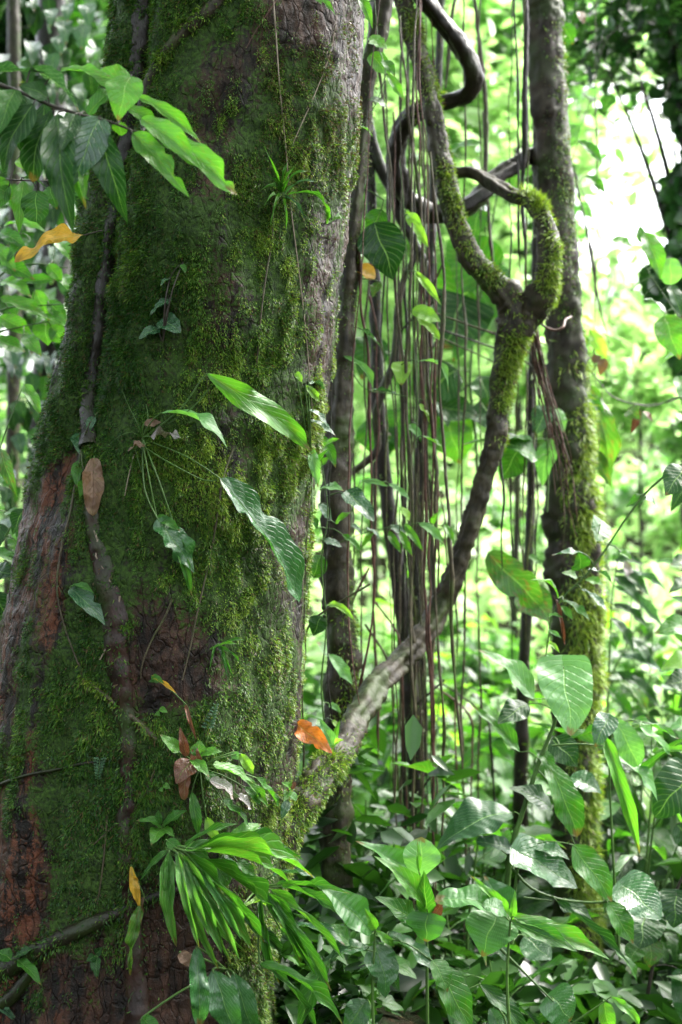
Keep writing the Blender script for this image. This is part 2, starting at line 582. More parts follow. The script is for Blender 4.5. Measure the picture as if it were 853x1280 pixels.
def moss_np(P, Nrm, length, width, tint, rng, droop=0.8):
    """P,Nrm: Kx3 ; two quads-free rhombic blades per point -> verts, faces, colours"""
    K_ = len(P)
    L = length * rng.uniform(0.5, 1.4, K_)
    Wd = width * rng.uniform(0.6, 1.3, K_)
    d = Nrm * rng.uniform(0.25, 0.9, (K_, 1)) + rng.normal(0, 0.38, (K_, 3))
    d[:, 2] -= droop * rng.uniform(0.3, 1.2, K_)
    d /= np.linalg.norm(d, axis=1)[:, None] + 1e-9
    s = np.cross(d, Nrm + rng.normal(0, 0.35, (K_, 3)))
    s /= np.linalg.norm(s, axis=1)[:, None] + 1e-9
    b = P - Nrm * 0.002
    m = P + d * L[:, None] * 0.45 + Nrm * (L * 0.12)[:, None]
    tip = P + d * L[:, None]
    V = np.stack([b, m + s * Wd[:, None], tip, m - s * Wd[:, None]], 1).reshape(-1, 3)
    F = np.arange(K_ * 4).reshape(-1, 4)
    col = np.repeat(tint, 4, axis=0)
    return V, F, col


def moss_cols(n, rng, g=0.5, brown=0.1):
    """g: 0 dark green .. 1 yellow green"""
    dark = np.array([0.010, 0.045, 0.006])
    mid = np.array([0.052, 0.125, 0.011])
    yel = np.array([0.19, 0.27, 0.03])
    brn = np.array([0.075, 0.05, 0.022])
    t = np.clip(g + rng.normal(0, 0.2, n), 0, 1)[:, None]
    c = np.where(t < 0.5, dark + (mid - dark) * t * 2, mid + (yel - mid) * (t * 2 - 1))
    isb = (rng.random(n) < brown)[:, None]
    c = np.where(isb, brn * rng.uniform(0.6, 1.3, (n, 1)), c)
    return c * rng.uniform(0.75, 1.25, (n, 1))

# ------------------------------------------------------------------ leaves


def prof(kind, t):
    if kind == 'lance':
        w = np.sin(np.pi * np.clip(t, 0, 1) ** 0.8) ** 0.9 * (1 - 0.25 * t)
    elif kind == 'ovate':
        w = np.sin(np.pi * t ** 0.68) ** 0.8 * (1 - 0.25 * t ** 3)
    elif kind == 'cordate':
        w = (np.clip(t, 0, 1) ** 0.22) * (1 - t) ** 0.72 * 1.25 * (1 - 0.1 * t)
    elif kind == 'obovate':
        w = np.sin(np.pi * t ** 1.35) ** 0.75
    elif kind == 'oblong':
        w = np.clip(np.sin(np.pi * t), 0, 1) ** 0.45 * (1 - 0.12 * np.abs(t - 0.5))
    elif kind == 'strap':
        w = np.clip(t * 9, 0, 1) ** 0.6 * np.clip((1 - t) * 2.6, 0, 1) ** 0.8
    elif kind == 'round':
        w = np.sqrt(np.clip(1 - (2 * t - 1) ** 2, 0, 1))
    else:
        w = np.sin(np.pi * t)
    w = np.where((t <= 0) | (t >= 1), 0.0, w)
    return w / max(w.max(), 1e-6)


_leafcache = {}


def leaf_mesh(kind, arc=0.08, fold=0.18, corr=0.0, ncorr=9, wave=0.03, n=12, m=2, bites=(), seed=0, back=0.0, split=0.0, ratio=0.4):
    key = (kind, arc, fold, corr, ncorr, wave, n, m, bites, seed, back, split, ratio)
    if key in _leafcache:
        return _leafcache[key]
    r = np.random.default_rng(seed + 99)
    t = np.linspace(0, 1, n + 1)
    u = np.linspace(-1, 1, 2 * m + 1)
    w = prof(kind, t)
    wl_, wr_ = w.copy(), w.copy()
    for side, tc_, dep, wid in bites:
        g = 1 - dep * np.exp(-((t - tc_) / wid) ** 2)
        if side < 0:
            wl_ = wl_ * g
        else:
            wr_ = wr_ * g
    U, T_ = np.meshgrid(u, t)
    Wd = np.where(U < 0, wl_[:, None], wr_[:, None])
    # width at scale 1: full width = 1 (object x-scale is the width, y-scale the length)
    X = U * Wd * 0.5
    Yv = T_ - back * np.abs(U) ** 1.4 * (1 - T_) ** 4
    ph = r.uniform(0, 6.28, 4)
    X = X + 0.06 * np.sin(T_ * 2.6 * np.pi + ph[0]) * T_ * (1 - T_) * 2
    Z = arc * 4 * T_ * (1 - T_)
    Z = Z + fold * np.abs(U) * Wd * 0.5 * ratio * 2 * (0.6 + 0.8 * T_ * (1 - T_))
    Z = Z + wave * np.sin(T_ * 9 + ph[1] + np.sign(U) * 1.3) * np.abs(U) ** 2 * Wd
    Z = Z + 0.5 * wave * np.sin(T_ * 21 + ph[2] + U) * np.abs(U) * Wd
    if corr:
        Z = Z + corr * np.cos(2 * np.pi * ncorr * (T_ - 0.28 * np.abs(U))) * np.abs(U) ** 0.4 * (1 - np.abs(U) ** 6) * np.clip(Wd * 2, 0, 1)
    # a slight downward curl of the tip
    Z = Z - 0.0
    V = np.stack([X, Yv, Z], -1).reshape(-1, 3)
    UV = np.stack([(U + 1) / 2, T_], -1).reshape(-1, 2)
    c = 2 * m + 1
    F = []
    for i in range(n):
        for j in range(2 * m):
            q = i * c + j
            F.append((q, q + 1, q + c + 1, q + c))
    me = mesh_np('leaf', V, np.array(F), uv=UV)
    _leafcache[key] = {'base': me}
    return _leafcache[key]


def leaf_mat_mesh(cache, mk):
    if mk not in cache:
        me = cache['base'].copy()
        me.materials.clear()
        me.materials.append(M[mk])
        cache[mk] = me
    return cache[mk]


def leaf_matrix(b, t, width, nrm, roll=0.0):
    b, t = Vector(b), Vector(t)
    ax = (t - b)
    L = ax.length
    y = ax.normalized()
    nrm = Vector(nrm)
    x = y.cross(nrm)
    if x.length < 1e-4:
        x = y.cross(Vector((1, 0, 0)))
    x.normalize()
    z = x.cross(y).normalized()
    if roll:
        R = Matrix.Rotation(roll, 3, y)
        x, z = R @ x, R @ z
    m = Matrix(((x.x * width, y.x * L, z.x * L, b.x), (x.y * width, y.y * L, z.y * L, b.y), (x.z * width, y.z * L, z.z * L, b.z), (0, 0, 0, 1)))
    return m


def add_leaf(parent, b, t, width, kind='ovate', mat='mid', up=0.6, roll=0.0, name='leaf', hero=True, label=None, **kw):
    if kind == 'strap':
        width *= 0.62
    L = (Vector(t) - Vector(b)).length
    par = dict(arc=0.07, fold=0.26, wave=0.045, ratio=0.35)
    if kind == 'cordate':
        par['back'] = 0.16
    if mat in ('quilt', 'quiltd', 'wet') and hero:
        par.update(corr=0.012, ncorr=9 if mat != 'quilt' else 13, n=40, m=4)
    elif hero:
        par.update(n=24, m=3, corr=0.006, ncorr=8)
    else:
        par.update(n=10, m=1, bites=random.choice(((), (), ((1, 0.6, 0.4, 0.07),), ((-1, 0.75, 0.6, 0.06), (1, 0.4, 0.25, 0.06)))))
    par['seed'] = random.randrange(3)
    par['arc'] = random.choice((0.04, 0.09, 0.13))
    par.update(kw)
    c = leaf_mesh(kind, **par)
    me = leaf_mat_mesh(c, mat)
    nrm = Vector((random.uniform(-0.25, 0.25), -1.0, 0)) * (1 - up) + Vector((random.uniform(-0.2, 0.2), random.uniform(-0.2, 0.2), 1)) * up
    o = put(name, me, None, parent, leaf_matrix(b, t, width, nrm, roll))
    if label:
        o['label'] = label
    return o


def plant(name, label, cat, base, leaves, stems=(), Y=4.0, group=None, stem_mat='stem', petiole=0.0016, hero=True, pet=True, jitter=0.05):
    """leaves: (bx,by,tx,ty,wpx,kind,mat[,opts]) in photo pixels at distance Y (opts may set dY, dt, up, roll ...)
       stems: list of ([(px,py[,dY])...], r0, r1)"""
    root = thing(name, label, cat, base, group)
    parts, pts = [], []
    for sp, r0, r1 in stems:
        wp = [W(p[0], p[1], Y + (p[2] if len(p) > 2 else 0)) for p in sp]
        rr = np.linspace(r0, r1, len(wp))
        C, R = catmull(wp, rr, 0.02)
        parts.append(tube_np(C, R, 7, 0.12, 60))
        pts.append(C)
    P = np.vstack(pts) if pts else None
    for lf in leaves:
        bx, by, tx, ty, wpx, kind, mat = lf[:7]
        op = dict(lf[7]) if len(lf) > 7 else {}
        dY = op.pop('dY', random.uniform(-jitter, jitter))
        dt = op.pop('dt', random.uniform(-0.06, 0.03))
        nm = op.pop('nm', 'leaf')
        b = W(bx, by, Y + dY)
        t = W(tx, ty, Y + dY + dt)
        wm = wpx * K * (Y + dY) * 1.12
        if 'up' not in op:
            op['up'] = random.uniform(0.35, 0.75)
        add_leaf(root, b, t, wm, kind, mat, name=nm, hero=hero, **op)
        if P is not None and pet:
            d = np.linalg.norm(P - np.array(b), axis=1)
            k = int(d.argmin())
            q = Vector(P[k])
            if d[k] > 0.004:
                mid = (q + b) / 2 + Vector((0, 0, 0.1 * d[k]))
                C, R = catmull([q, mid, b, b + (t - b) * 0.1], [petiole * 1.2, petiole, petiole * 0.9, petiole * 0.4], 0.015)
                parts.append(tube_np(C, R, 5))
    if parts:
        V, F = join(parts)
        put_local('stem', mesh_np('stem', V, F), M[stem_mat], root)
    return root


def cloud_np(P, L, asp, rng, hang=0.3, face=None):
    """a cloud of folded six-point leaves: P Kx3, L sizes"""
    n = len(P)
    d = rng.normal(0, 1, (n, 3))
    d[:, 2] = d[:, 2] * 0.6 - hang
    d /= np.linalg.norm(d, axis=1)[:, None]
    nn = rng.normal(0, 0.5, (n, 3))
    nn[:, 2] += 1.0
    if face is not None:
        nn = nn + np.array(face)
    s = np.cross(d, nn)
    s /= np.linalg.norm(s, axis=1)[:, None] + 1e-9
    z = np.cross(s, d)
    L = L[:, None]
    w = L * asp
    b = P - d * L * 0.5
    tip = P + d * L * 0.5 - z * L * 0.06
    V = np.stack([b, b + d * L * 0.28 + s * w * 0.5 + z * w * 0.12, b + d * L * 0.68 + s * w * 0.4 + z * w * 0.08,
                  tip, b + d * L * 0.68 - s * w * 0.4 + z * w * 0.08, b + d * L * 0.28 - s * w * 0.5 + z * w * 0.12], 1).reshape(-1, 3)
    k = np.arange(n)[:, None] * 6
    F = np.stack([k + [0, 1, 2, 3], k + [0, 3, 4, 5]], 1).reshape(-1, 4)
    return V, F


def clump_points(n, centre, rad, nclump, rng, spread=0.28):
    c = np.array(centre)
    rad = np.array(rad)
    q = rng.normal(0, 1, (nclump, 3))
    q /= np.linalg.norm(q, axis=1)[:, None]
    q = q * rng.uniform(0.3, 1.0, (nclump, 1)) ** 0.5
    cc = c + q * rad
    idx = rng.integers(0, nclump, n)
    return cc[idx] + rng.normal(0, 1, (n, 3)) * rad * spread, cc

# ------------------------------------------------------------------ ground (terrain)


def ground_z(x, y):
    x = np.asarray(x, dtype=float)
    y = np.asarray(y, dtype=float)
    h = 5.2 * sstep(7.5, 26, y) * (0.75 + 0.25 * np.tanh((x + 1) / 4))
    h = h + 6.0 * sstep(26, 90, y)
    h = h + 0.34 * np.exp(-(((x + 0.45) / 0.9) ** 2 + ((y - 3.5) / 0.8) ** 2))
    p = np.stack([x.ravel() * 0.5, y.ravel() * 0.5, x.ravel() * 0], -1)
    h = h + (fbm(p, 3, 5) * 0.12).reshape(x.shape)
    return h


gx = np.unique(np.concatenate([np.linspace(-70, -8, 16), np.linspace(-8, 8, 90), np.linspace(8, 70, 16)]))
gy = np.unique(np.concatenate([np.linspace(-30, -2, 10), np.linspace(-2, 30, 150), np.linspace(30, 120, 16)]))
GX, GY = np.meshgrid(gx, gy)
GZ = ground_z(GX, GY)
GV = np.stack([GX, GY, GZ], -1).reshape(-1, 3)
nx = len(gx)
ii = np.arange(len(gy) - 1)[:, None] * nx + np.arange(nx - 1)[None]
GF = np.stack([ii, ii + 1, ii + nx + 1, ii + nx], -1).reshape(-1, 4)
ground = put('ground', mesh_np('ground', GV, GF), M['soil'])
tag(ground, kind='structure')

# ------------------------------------------------------------------ the big mossy tree
TY = 3.42
ctrl = [(-700, 168, 440), (-300, 160, 460), (-50, 152, 465), (0, 148, 462), (100, 137, 456), (200, 120, 447), (300, 105, 437), (400, 92, 425),
        (500, 70, 412), (600, 40, 397), (700, 20, 389), (800, 4, 383), (900, -8, 378), (1000, -22, 368), (1100, -36, 352),
        (1200, -55, 345), (1320, -95, 350), (1480, -170, 420)]
cpy = np.array([c[0] for c in ctrl], float)
cl = np.array([c[1] for c in ctrl], float)
cr = np.array([c[2] for c in ctrl], float)


def trunk_ring(py, ang):
    """py (n), ang (m) -> V (n,m,3), normals approx radial, moss mask, red mask"""
    l = np.interp(py, cpy, cl)
    r = np.interp(py, cpy, cr)
    s = K * TY
    cx = ((l + r) / 2 - 426.5) * s
    hw = (r - l) / 2 * s * 0.985
    z = CAMZ - (py - 640) * s
    A, PY = np.meshgrid(ang, py)
    co, si = np.cos(A), np.sin(A)
    deg = np.degrees(A) % 360
    f = np.ones_like(A)
    up = 1 - sstep(480, 700, PY)
    cen = 229 - 6 * np.sin(PY / 260.0)
    f -= 0.15 * up * np.exp(-((deg - cen) / 7.0) ** 2)
    f += 0.05 * up * np.exp(-((deg - (cen - 22)) / 14.0) ** 2)
    low = sstep(560, 1250, PY)
    f += low * 0.05 * np.sin(3 * A + 0.9 + PY / 500.0)
    f -= low * 0.09 * np.exp(-((deg - 262 + PY / 60) / 10.0) ** 2)
    f -= low * 0.07 * np.exp(-((deg - 222) / 8.0) ** 2)
    f += low * 0.06 * np.exp(-((deg - 300) / 20.0) ** 2)
    base = np.stack([hw[:, None] * co, hw[:, None] * si, z[:, None] + 0 * co], -1).reshape(-1, 3)
    nb = fbm(base * np.array([5, 5, 2.2]), 3, 3).reshape(A.shape)
    nm = fbm(base * np.array([24, 24, 12]), 3, 11).reshape(A.shape)
    nf = fbm(base * np.array([95, 95, 55]), 2, 23).reshape(A.shape)
    led = fbm(base * np.array([7, 7, 20]), 3, 31).reshape(A.shape)
    edge = 1 - 0.6 * np.abs(co) ** 6
    rr = hw[:, None] * f + (nb * 0.030 + led * 0.012) * edge + nm * 0.008 + nf * 0.0035
    V = np.stack([cx[:, None] + rr * co, TY + rr * si, z[:, None] + 0 * co], -1)
    # masks
    nz = fbm(base * np.array([6, 6, 4]), 4, 41).reshape(A.shape)
    streak = fbm(base * np.array([16, 16, 2.5]), 3, 51).reshape(A.shape)
    moss = 0.64 + nz * 0.9
    moss -= 0.28 * np.exp(-((PY - 60) / 150.0) ** 2) * sstep(-0.1, 0.4, co)
    moss -= 0.15 * sstep(0.62, 0.95, co) * (1 - sstep(400, 600, PY))
    lowleft = sstep(520, 640, PY) * (1 - sstep(-0.55, -0.1, co + 0.22 * nz))
    moss -= 0.75 * lowleft * (0.60 + 0.9 * streak)
    red = np.clip(lowleft * (0.62 + 1.3 * streak), 0, 1)
    red = np.maximum(red, 0.9 * sstep(540, 620, PY) * np.exp(-((co + 0.30 - 0.00022 * (PY - 700)) / 0.055) ** 2) * (0.5 + streak) * sstep(820, 900, PY))
    dk = sstep(600, 680, PY) * (1 - sstep(820, 900, PY)) * np.exp(-((co - 0.3) / 0.45) ** 2)
    moss -= 0.26 * dk
    moss -= 0.45 * sstep(1000, 1120, PY) * (0.6 - nz)
    red = np.maximum(red, 0.5 * sstep(1060, 1150, PY) * (1 - sstep(-0.5, 0.1, co)) * sstep(0.0, 0.3, nz))
    return V, np.clip(moss, 0, 1), np.clip(red, 0, 1), co


rows = np.unique(np.concatenate([np.linspace(-4200, -60, 60), np.arange(-60, 1340, 2.6), np.linspace(1340, 1500, 30)]))
angf = np.linspace(math.radians(165), math.radians(375), 400, endpoint=False)
angb = np.linspace(math.radians(375), math.radians(525), 50, endpoint=False)
ang = np.concatenate([angf, angb])
TV, TMo, TRd, TCo = trunk_ring(rows, ang)
n_, m_ = TMo.shape
qi = np.arange(n_ - 1)[:, None] * m_
qj = np.arange(m_)[None]
qj2 = (qj + 1) % m_
TF = np.stack([qi + qj, qi + m_ + qj, qi + m_ + qj2, qi + qj2], -1).reshape(-1, 4)
tcol = np.stack([TMo.ravel(), TRd.ravel(), TMo.ravel() * 0], -1)
big = thing('rainforest_tree', 'massive leaning mossy trunk with reddish bare bark at the lower left', 'tree', (-0.42, TY, 0))
trunk_me = mesh_np('trunk', TV.reshape(-1, 3), TF, col=tcol)
bvh = BVHTree.FromPolygons([tuple(v) for v in TV[::2, ::2].reshape(-1, 3)],
                           [tuple(int(q) for q in f) for f in (lambda n2, m2: np.stack([
                               (np.arange(n2 - 1)[:, None] * m2 + np.arange(m2)[None]),
                               (np.arange(n2 - 1)[:, None] * m2 + m2 + np.arange(m2)[None]),
                               (np.arange(n2 - 1)[:, None] * m2 + m2 + (np.arange(m2)[None] + 1) % m2),
                               (np.arange(n2 - 1)[:, None] * m2 + (np.arange(m2)[None] + 1) % m2)], -1).reshape(-1, 4))(*TMo[::2, ::2].shape)])
put_local('trunk', trunk_me, M['trunk'], big)
CAM = Vector((0, 0, CAMZ))


def on_trunk(px, py, off=0.0):
    d = (W(px, py, 1.0) - CAM).normalized()
    h = bvh.ray_cast(CAM, d)
    if h[0] is None:
        return W(px, py, TY - 0.1)
    return h[0] - d * off


# moss shoots on the trunk
def trunk_moss():
    rng = np.random.default_rng(3)
    n = 640000
    r = np.sqrt(rng.random(n))
    py = rng.uniform(-60, 1330, n)
    A = rng.uniform(math.radians(170), math.radians(372), n)
    # nearest sampled grid cell
    i0 = int(np.searchsorted(rows, -60))
    fi = np.clip(np.searchsorted(rows, py), 1, n_ - 2)
    fj = np.clip(((A - angf[0]) / (angf[1] - angf[0])).astype(int), 0, len(angf) - 2)
    mo = TMo[fi, fj]
    P = TV[fi, fj] + (TV[fi + 1, fj] - TV[fi, fj]) * rng.random((n, 1)) + (TV[fi, fj + 1] - TV[fi, fj]) * rng.random((n, 1))
    du = TV[fi, fj + 1] - TV[fi, fj]
    dv = TV[fi + 1, fj] - TV[fi, fj]
    N = np.cross(dv, du)
    N /= np.linalg.norm(N, axis=1)[:, None] + 1e-9
    out = np.stack([np.cos(A), np.sin(A), 0 * A], -1)
    N = np.where((np.sum(N * out, 1) < 0)[:, None], -N, N) * 0.6 + out * 0.4
    hi = fbm(P * np.array([34, 34, 20]), 2, 77)
    cl_ = fbm(P * np.array([13, 13, 9]), 2, 78)
    keep = rng.random(n) < np.clip((mo - 0.32) * 1.5 + hi * 1.0 + cl_ * 0.6, 0.02, 1)
    P, N, mo, A, py, hi, cl_ = P[keep], N[keep], mo[keep], A[keep], py[keep], hi[keep], cl_[keep]
    co = np.cos(A)
    yel = np.exp(-((py - 420) / 260.0) ** 2) * sstep(-0.35, 0.25, co) + sstep(0.3, 0.8, co) * sstep(350, 600, py)
    g = 0.14 + 0.12 * sstep(-0.5, 0.6, co) + 0.30 * np.clip(yel, 0, 1) + 0.42 * fbm(P * 6, 3, 61) + 0.30 * hi + 0.16 * cl_
    g -= 0.20 * sstep(900, 1150, py) * (1 - sstep(0.2, 0.6, co))
    g = np.clip(g, 0, 1)
    br = 0.10 + 0.40 * np.exp(-((py - 80) / 170.0) ** 2) * sstep(-0.1, 0.6, co) + 0.10 * sstep(0.6, 0.95, co)
    col = moss_cols(len(P), rng, g, 0.0)
    isb = rng.random(len(P)) < br
    col[isb] = np.array([0.075, 0.05, 0.02]) * rng.uniform(0.5, 1.3, (isb.sum(), 1))
    P = P + N * (np.clip(hi, -0.2, 1) * 0.009)[:, None]
    L = 0.0085 * (0.5 + 0.8 * np.clip(mo, 0, 1)) * (1 + 0.9 * hi + 0.4 * cl_)
    V, F, C = moss_np(P, N, L, 0.0011 + 0 * L, col, rng, 0.9)
    o = put_local('moss', mesh_np('moss', V, F, col=C, smooth=False), M['moss'], big)
    o['kind'] = 'stuff'


trunk_moss()

# crown of the big tree, unseen above the frame, added to shade the trunk
rngc = np.random.default_rng(12)
tip_c = TV[0].mean(0)
cp, cc_ = clump_points(3900, (tip_c[0] - 0.6, 2.6, 9.0), (6.4, 5.6, 1.6), 70, rngc, 0.16)
V, F = cloud_np(cp, rngc.uniform(0.28, 0.5, len(cp)), 0.5, rngc)
cr_o = put_local('crown', mesh_np('crown', V, F, smooth=False), M['far_mid'], big)
cr_o['kind'] = 'stuff'
lm = []
for k in range(14):
    q = Vector(cc_[k])
    s = Vector(tip_c) + Vector((0, 0, -1.5 + 0.08 * k))
    C, R = catmull([s, (s + q) / 2 + Vector((0, 0, -0.4)), q], [0.13, 0.07, 0.02], 0.2)
    lm.append(tube_np(C, R, 8, 0.1, 6))
V, F = join(lm)
put_local('limbs', mesh_np('limbs', V, F), M['lianad'], big)


# surface roots and mossy stem on the trunk
def trunk_path(pts, off):
    return [on_trunk(p[0], p[1], off) for p in pts]


def moss_tube(parent, C, R, n, g, side=None, length=0.012, brown=0.08, seed=1, width=0.0014, droop=0.7):
    rng = np.random.default_rng(seed)
    T, N, B = frames(C)
    k = rng.integers(0, len(C) - 1, n)
    a = rng.uniform(0, 2 * np.pi, n)
    d = np.cos(a)[:, None] * N[k] + np.sin(a)[:, None] * B[k]
    if side is not None:
        s = np.array(side, float)
        s /= np.linalg.norm(s)
        keep = (d @ s) > rng.uniform(-0.45, 0.75, n)
        k, d = k[keep], d[keep]
    f = rng.random(len(k))[:, None]
    P = C[k] * (1 - f) + C[k + 1] * f + d * R[k][:, None] * 0.97
    cl_ = fbm(P * 14, 3, seed + 5)
    endf = np.clip(np.minimum(k, len(C) - 1 - k) / (0.22 * len(C)), 0.06, 1) ** 1.2
    keep = rng.random(len(P)) < np.clip(0.6 + cl_ * 1.8, 0.05, 1) * endf
    P, d, cl_ = P[keep], d[keep], cl_[keep]
    col = moss_cols(len(P), rng, g + 0.25 * cl_, brown)
    V, F, Cc = moss_np(P, d, length * (1 + 0.7 * cl_), width + 0 * cl_, col, rng, droop)
    o = put_local('moss', mesh_np('moss', V, F, col=Cc, smooth=False), M['moss'], parent)
    o['kind'] = 'stuff'
    return o


def surface_root(name, label, cat, pts, w0, w1, mat, off=0.0, moss=0, g=0.3, amp=0.2, group=None, side=None):
    wp = trunk_path(pts, off)
    rr = np.linspace(w0, w1, len(wp)) if np.isscalar(w0) else w0
    C, R = catmull(wp, rr, 0.01 if max(rr) > 0.006 else 0.015)
    V, F = tube_np(C, R, 12 if max(rr) > 0.01 else 6, amp, 40, len(label))
    me = mesh_np(name, V, F)
    if moss:
        root = thing(name, label, cat, wp[-1], group)
        put_local('stem', me, M[mat], root)
        moss_tube(root, C, R, moss, g, side)
        return root
    return solo(name, me, M[mat], wp[-1], label, cat, group)


surface_root('climbing_liana', 'thick mossy stem curving over the trunk behind the leafy twig at upper left', 'climbing stem',
             [(300, -60), (288, -20), (265, 12), (238, 34), (212, 62), (196, 88), (184, 112), (176, 145)], 0.024, 0.011, 'liana', -0.006, 12000, 0.6)
surface_root('climbing_liana', 'dark vertical stem running up the left edge of the big mossy trunk', 'climbing stem',
             [(183, -60), (180, 0), (176, 60), (165, 140), (150, 230), (138, 320), (126, 410), (118, 480), (112, 560)], 0.021, 0.024, 'lianad', -0.008, 15000, 0.2, 0.45)
surface_root('buttress_root', 'smooth dark brown root running down the trunk from the withered brown leaf', 'root',
             [(112, 575), (118, 640), (128, 700), (142, 760), (150, 830), (156, 900), (160, 980), (158, 1060), (164, 1130), (168, 1200), (175, 1290)],
             [0.012, 0.018, 0.022, 0.026, 0.026, 0.023, 0.022, 0.023, 0.024, 0.027, 0.03], 0, 'darkred', -0.014, 6000, 0.15, 0.45)
surface_root('surface_root', 'mossy dark root sloping down across the bottom left of the trunk', 'root',
             [(228, 1110), (190, 1122), (150, 1140), (105, 1160), (60, 1182), (15, 1208), (-30, 1240)], 0.010, 0.026, 'lianad', -0.004, 3200, 0.22)
surface_root('surface_root', 'second dark root along the bottom left corner below the mossy one', 'root',
             [(70, 1175), (40, 1215), (10, 1250), (-30, 1270)], 0.010, 0.02, 'lianad', 0.0, 900, 0.15)
surface_root('surface_root', 'knobbly pale mossy rootlet sloping to the leaf cluster low on the trunk', 'root',
             [(98, 828), (108, 850), (130, 868), (150, 885), (175, 905), (196, 925)], 0.003, 0.008, 'root', 0.003, 2400, 0.6)
for lab, pts, w, mt in [
    ('long pale hair-thin root hanging the full height of the mossy trunk', [(340, -30), (345, 40), (350, 110), (357, 180), (364, 260), (374, 340), (383, 420), (388, 480), (392, 530)], 0.0019, 'paleroot'),
    ('thin brown rootlet in the upper middle of the trunk below the grassy tuft', [(342, 255), (340, 300), (332, 350), (326, 400), (321, 455)], 0.0026, 'root'),
    ('thin straight rootlet slanting up to the right at the top of the trunk', [(420, 30), (412, 70), (395, 115), (375, 160), (362, 190)], 0.0014, 'paleroot'),
    ('orange brown thread slanting across the top of the trunk', [(352, -10), (338, 12), (322, 35), (308, 60)], 0.0016, 'redroot'),
    ('thin grey root running from the corrugated wet leaf down the trunk', [(292, 560), (278, 600), (273, 640), (262, 700), (248, 760), (238, 810), (228, 850)], 0.0028, 'root'),
    ('pale yellowish root hanging from the withered leaf down the reddish bark', [(95, 600), (88, 640), (78, 680), (72, 720), (73, 750), (83, 790), (98, 830)], 0.0030, 'root'),
    ('pale wavy root just right of the withered brown leaf', [(106, 618), (112, 650), (122, 675), (120, 695), (132, 715), (138, 728)], 0.0026, 'paleroot'),
    ('short tan root bent below the small glossy leaf on the dark root', [(150, 745), (146, 775), (138, 800), (125, 825)], 0.0024, 'paleroot'),
    ('brown root climbing from the lower leaf cluster up the trunk', [(215, 750), (206, 772), (190, 800), (178, 830), (176, 848)], 0.0026, 'root'),
    ('slender root across the lower left bark left of the strap-leaved plant', [(196, 955), (185, 985), (170, 1010), (140, 1035), (118, 1055)], 0.0026, 'root'),
    ('horizontal dark root crossing the reddish bark at far left', [(-12, 985), (30, 970), (70, 962), (100, 955), (122, 952)], 0.0042, 'lianad'),
    ('thin tan root hanging beside the dark root at lower left', [(135, 1010), (132, 1050), (128, 1090), (122, 1130)], 0.0024, 'root'),
    ('short straw coloured root hanging left below the withered anthurium base', [(168, 568), (162, 590), (156, 620)], 0.0016, 'paleroot'),
    ('fine rootlet behind the uppermost arum leaf', [(258, 470), (262, 500), (270, 540), (285, 580)], 0.0014, 'root'),
    ('thin brown root on the right flank of the trunk above the orange leaf', [(395, 540), (388, 600), (384, 660), (382, 720), (380, 790)], 0.0022, 'root'),
]:
    surface_root('rootlet', lab, 'root', pts, w, w * 0.6, mt, 0.006, amp=0.25)

# ------------------------------------------------------------------ right-hand slender tree


def tubed(parent, name, pts, Y, mat, sides=20, step=0.012, amp=0.15, freq=22, seed=0, twist=0.0, lobes=0.0):
    """pts: (px, py, width_px[, dY])"""
    wp = [W(p[0], p[1], Y + (p[3] if len(p) > 3 else 0)) for p in pts]
    thin = 0.88 if Y == 4.1 else 1.0
    rr = [p[2] * 0.5 * K * Y * thin for p in pts]
    C, R = catmull(wp, rr, step)
    V, F = tube_np(C, R, sides, amp, freq, seed, twist, lobes)
    put_local(name, mesh_np(name, V, F), M[mat], parent)
    return C, R


rt = thing('slender_tree', 'tall slender tree at right, dark on its left with thick yellow-green moss', 'tree', W(718, 1330, 4.6))
C, R = tubed(rt, 'trunk', [(668, -1500, 36), (676, -500, 40), (680, -60, 42), (682, 30, 44), (685, 110, 44), (690, 200, 44), (699, 300, 42), (706, 400, 42),
                           (708, 480, 50), (709, 560, 56), (713, 640, 60), (716, 720, 62), (719, 800, 58), (719, 900, 52), (718, 1000, 50),
                           (720, 1150, 52), (722, 1330, 66), (722, 1480, 90)], 4.6, 'rtree', 36, 0.012, 0.35, 16, 4)
vis = (C[:, 2] > W(0, 1300, 4.6).z) & (C[:, 2] < W(0, -40, 4.6).z)
Cv, Rv = C[vis], R[vis]
moss_tube(rt, Cv, Rv, 60000, 0.50, (1.0, -0.25, 0), 0.014, 0.16, 8, 0.0016, 1.2)
half = Cv[:, 2] < W(0, 420, 4.6).z
moss_tube(rt, Cv[half], Rv[half], 80000, 0.85, (1.0, -0.15, 0), 0.034, 0.06, 9, 0.0019, 1.0)
rngt = np.random.default_rng(21)
cp, cc_ = clump_points(1500, (1.0, 5.4, 7.6), (2.4, 2.0, 1.1), 26, rngt, 0.2)
V, F = cloud_np(cp, rngt.uniform(0.16, 0.3, len(cp)), 0.5, rngt)
o = put_local('crown', mesh_np('crown', V, F, smooth=False), M['far_mid'], rt)
o['kind'] = 'stuff'

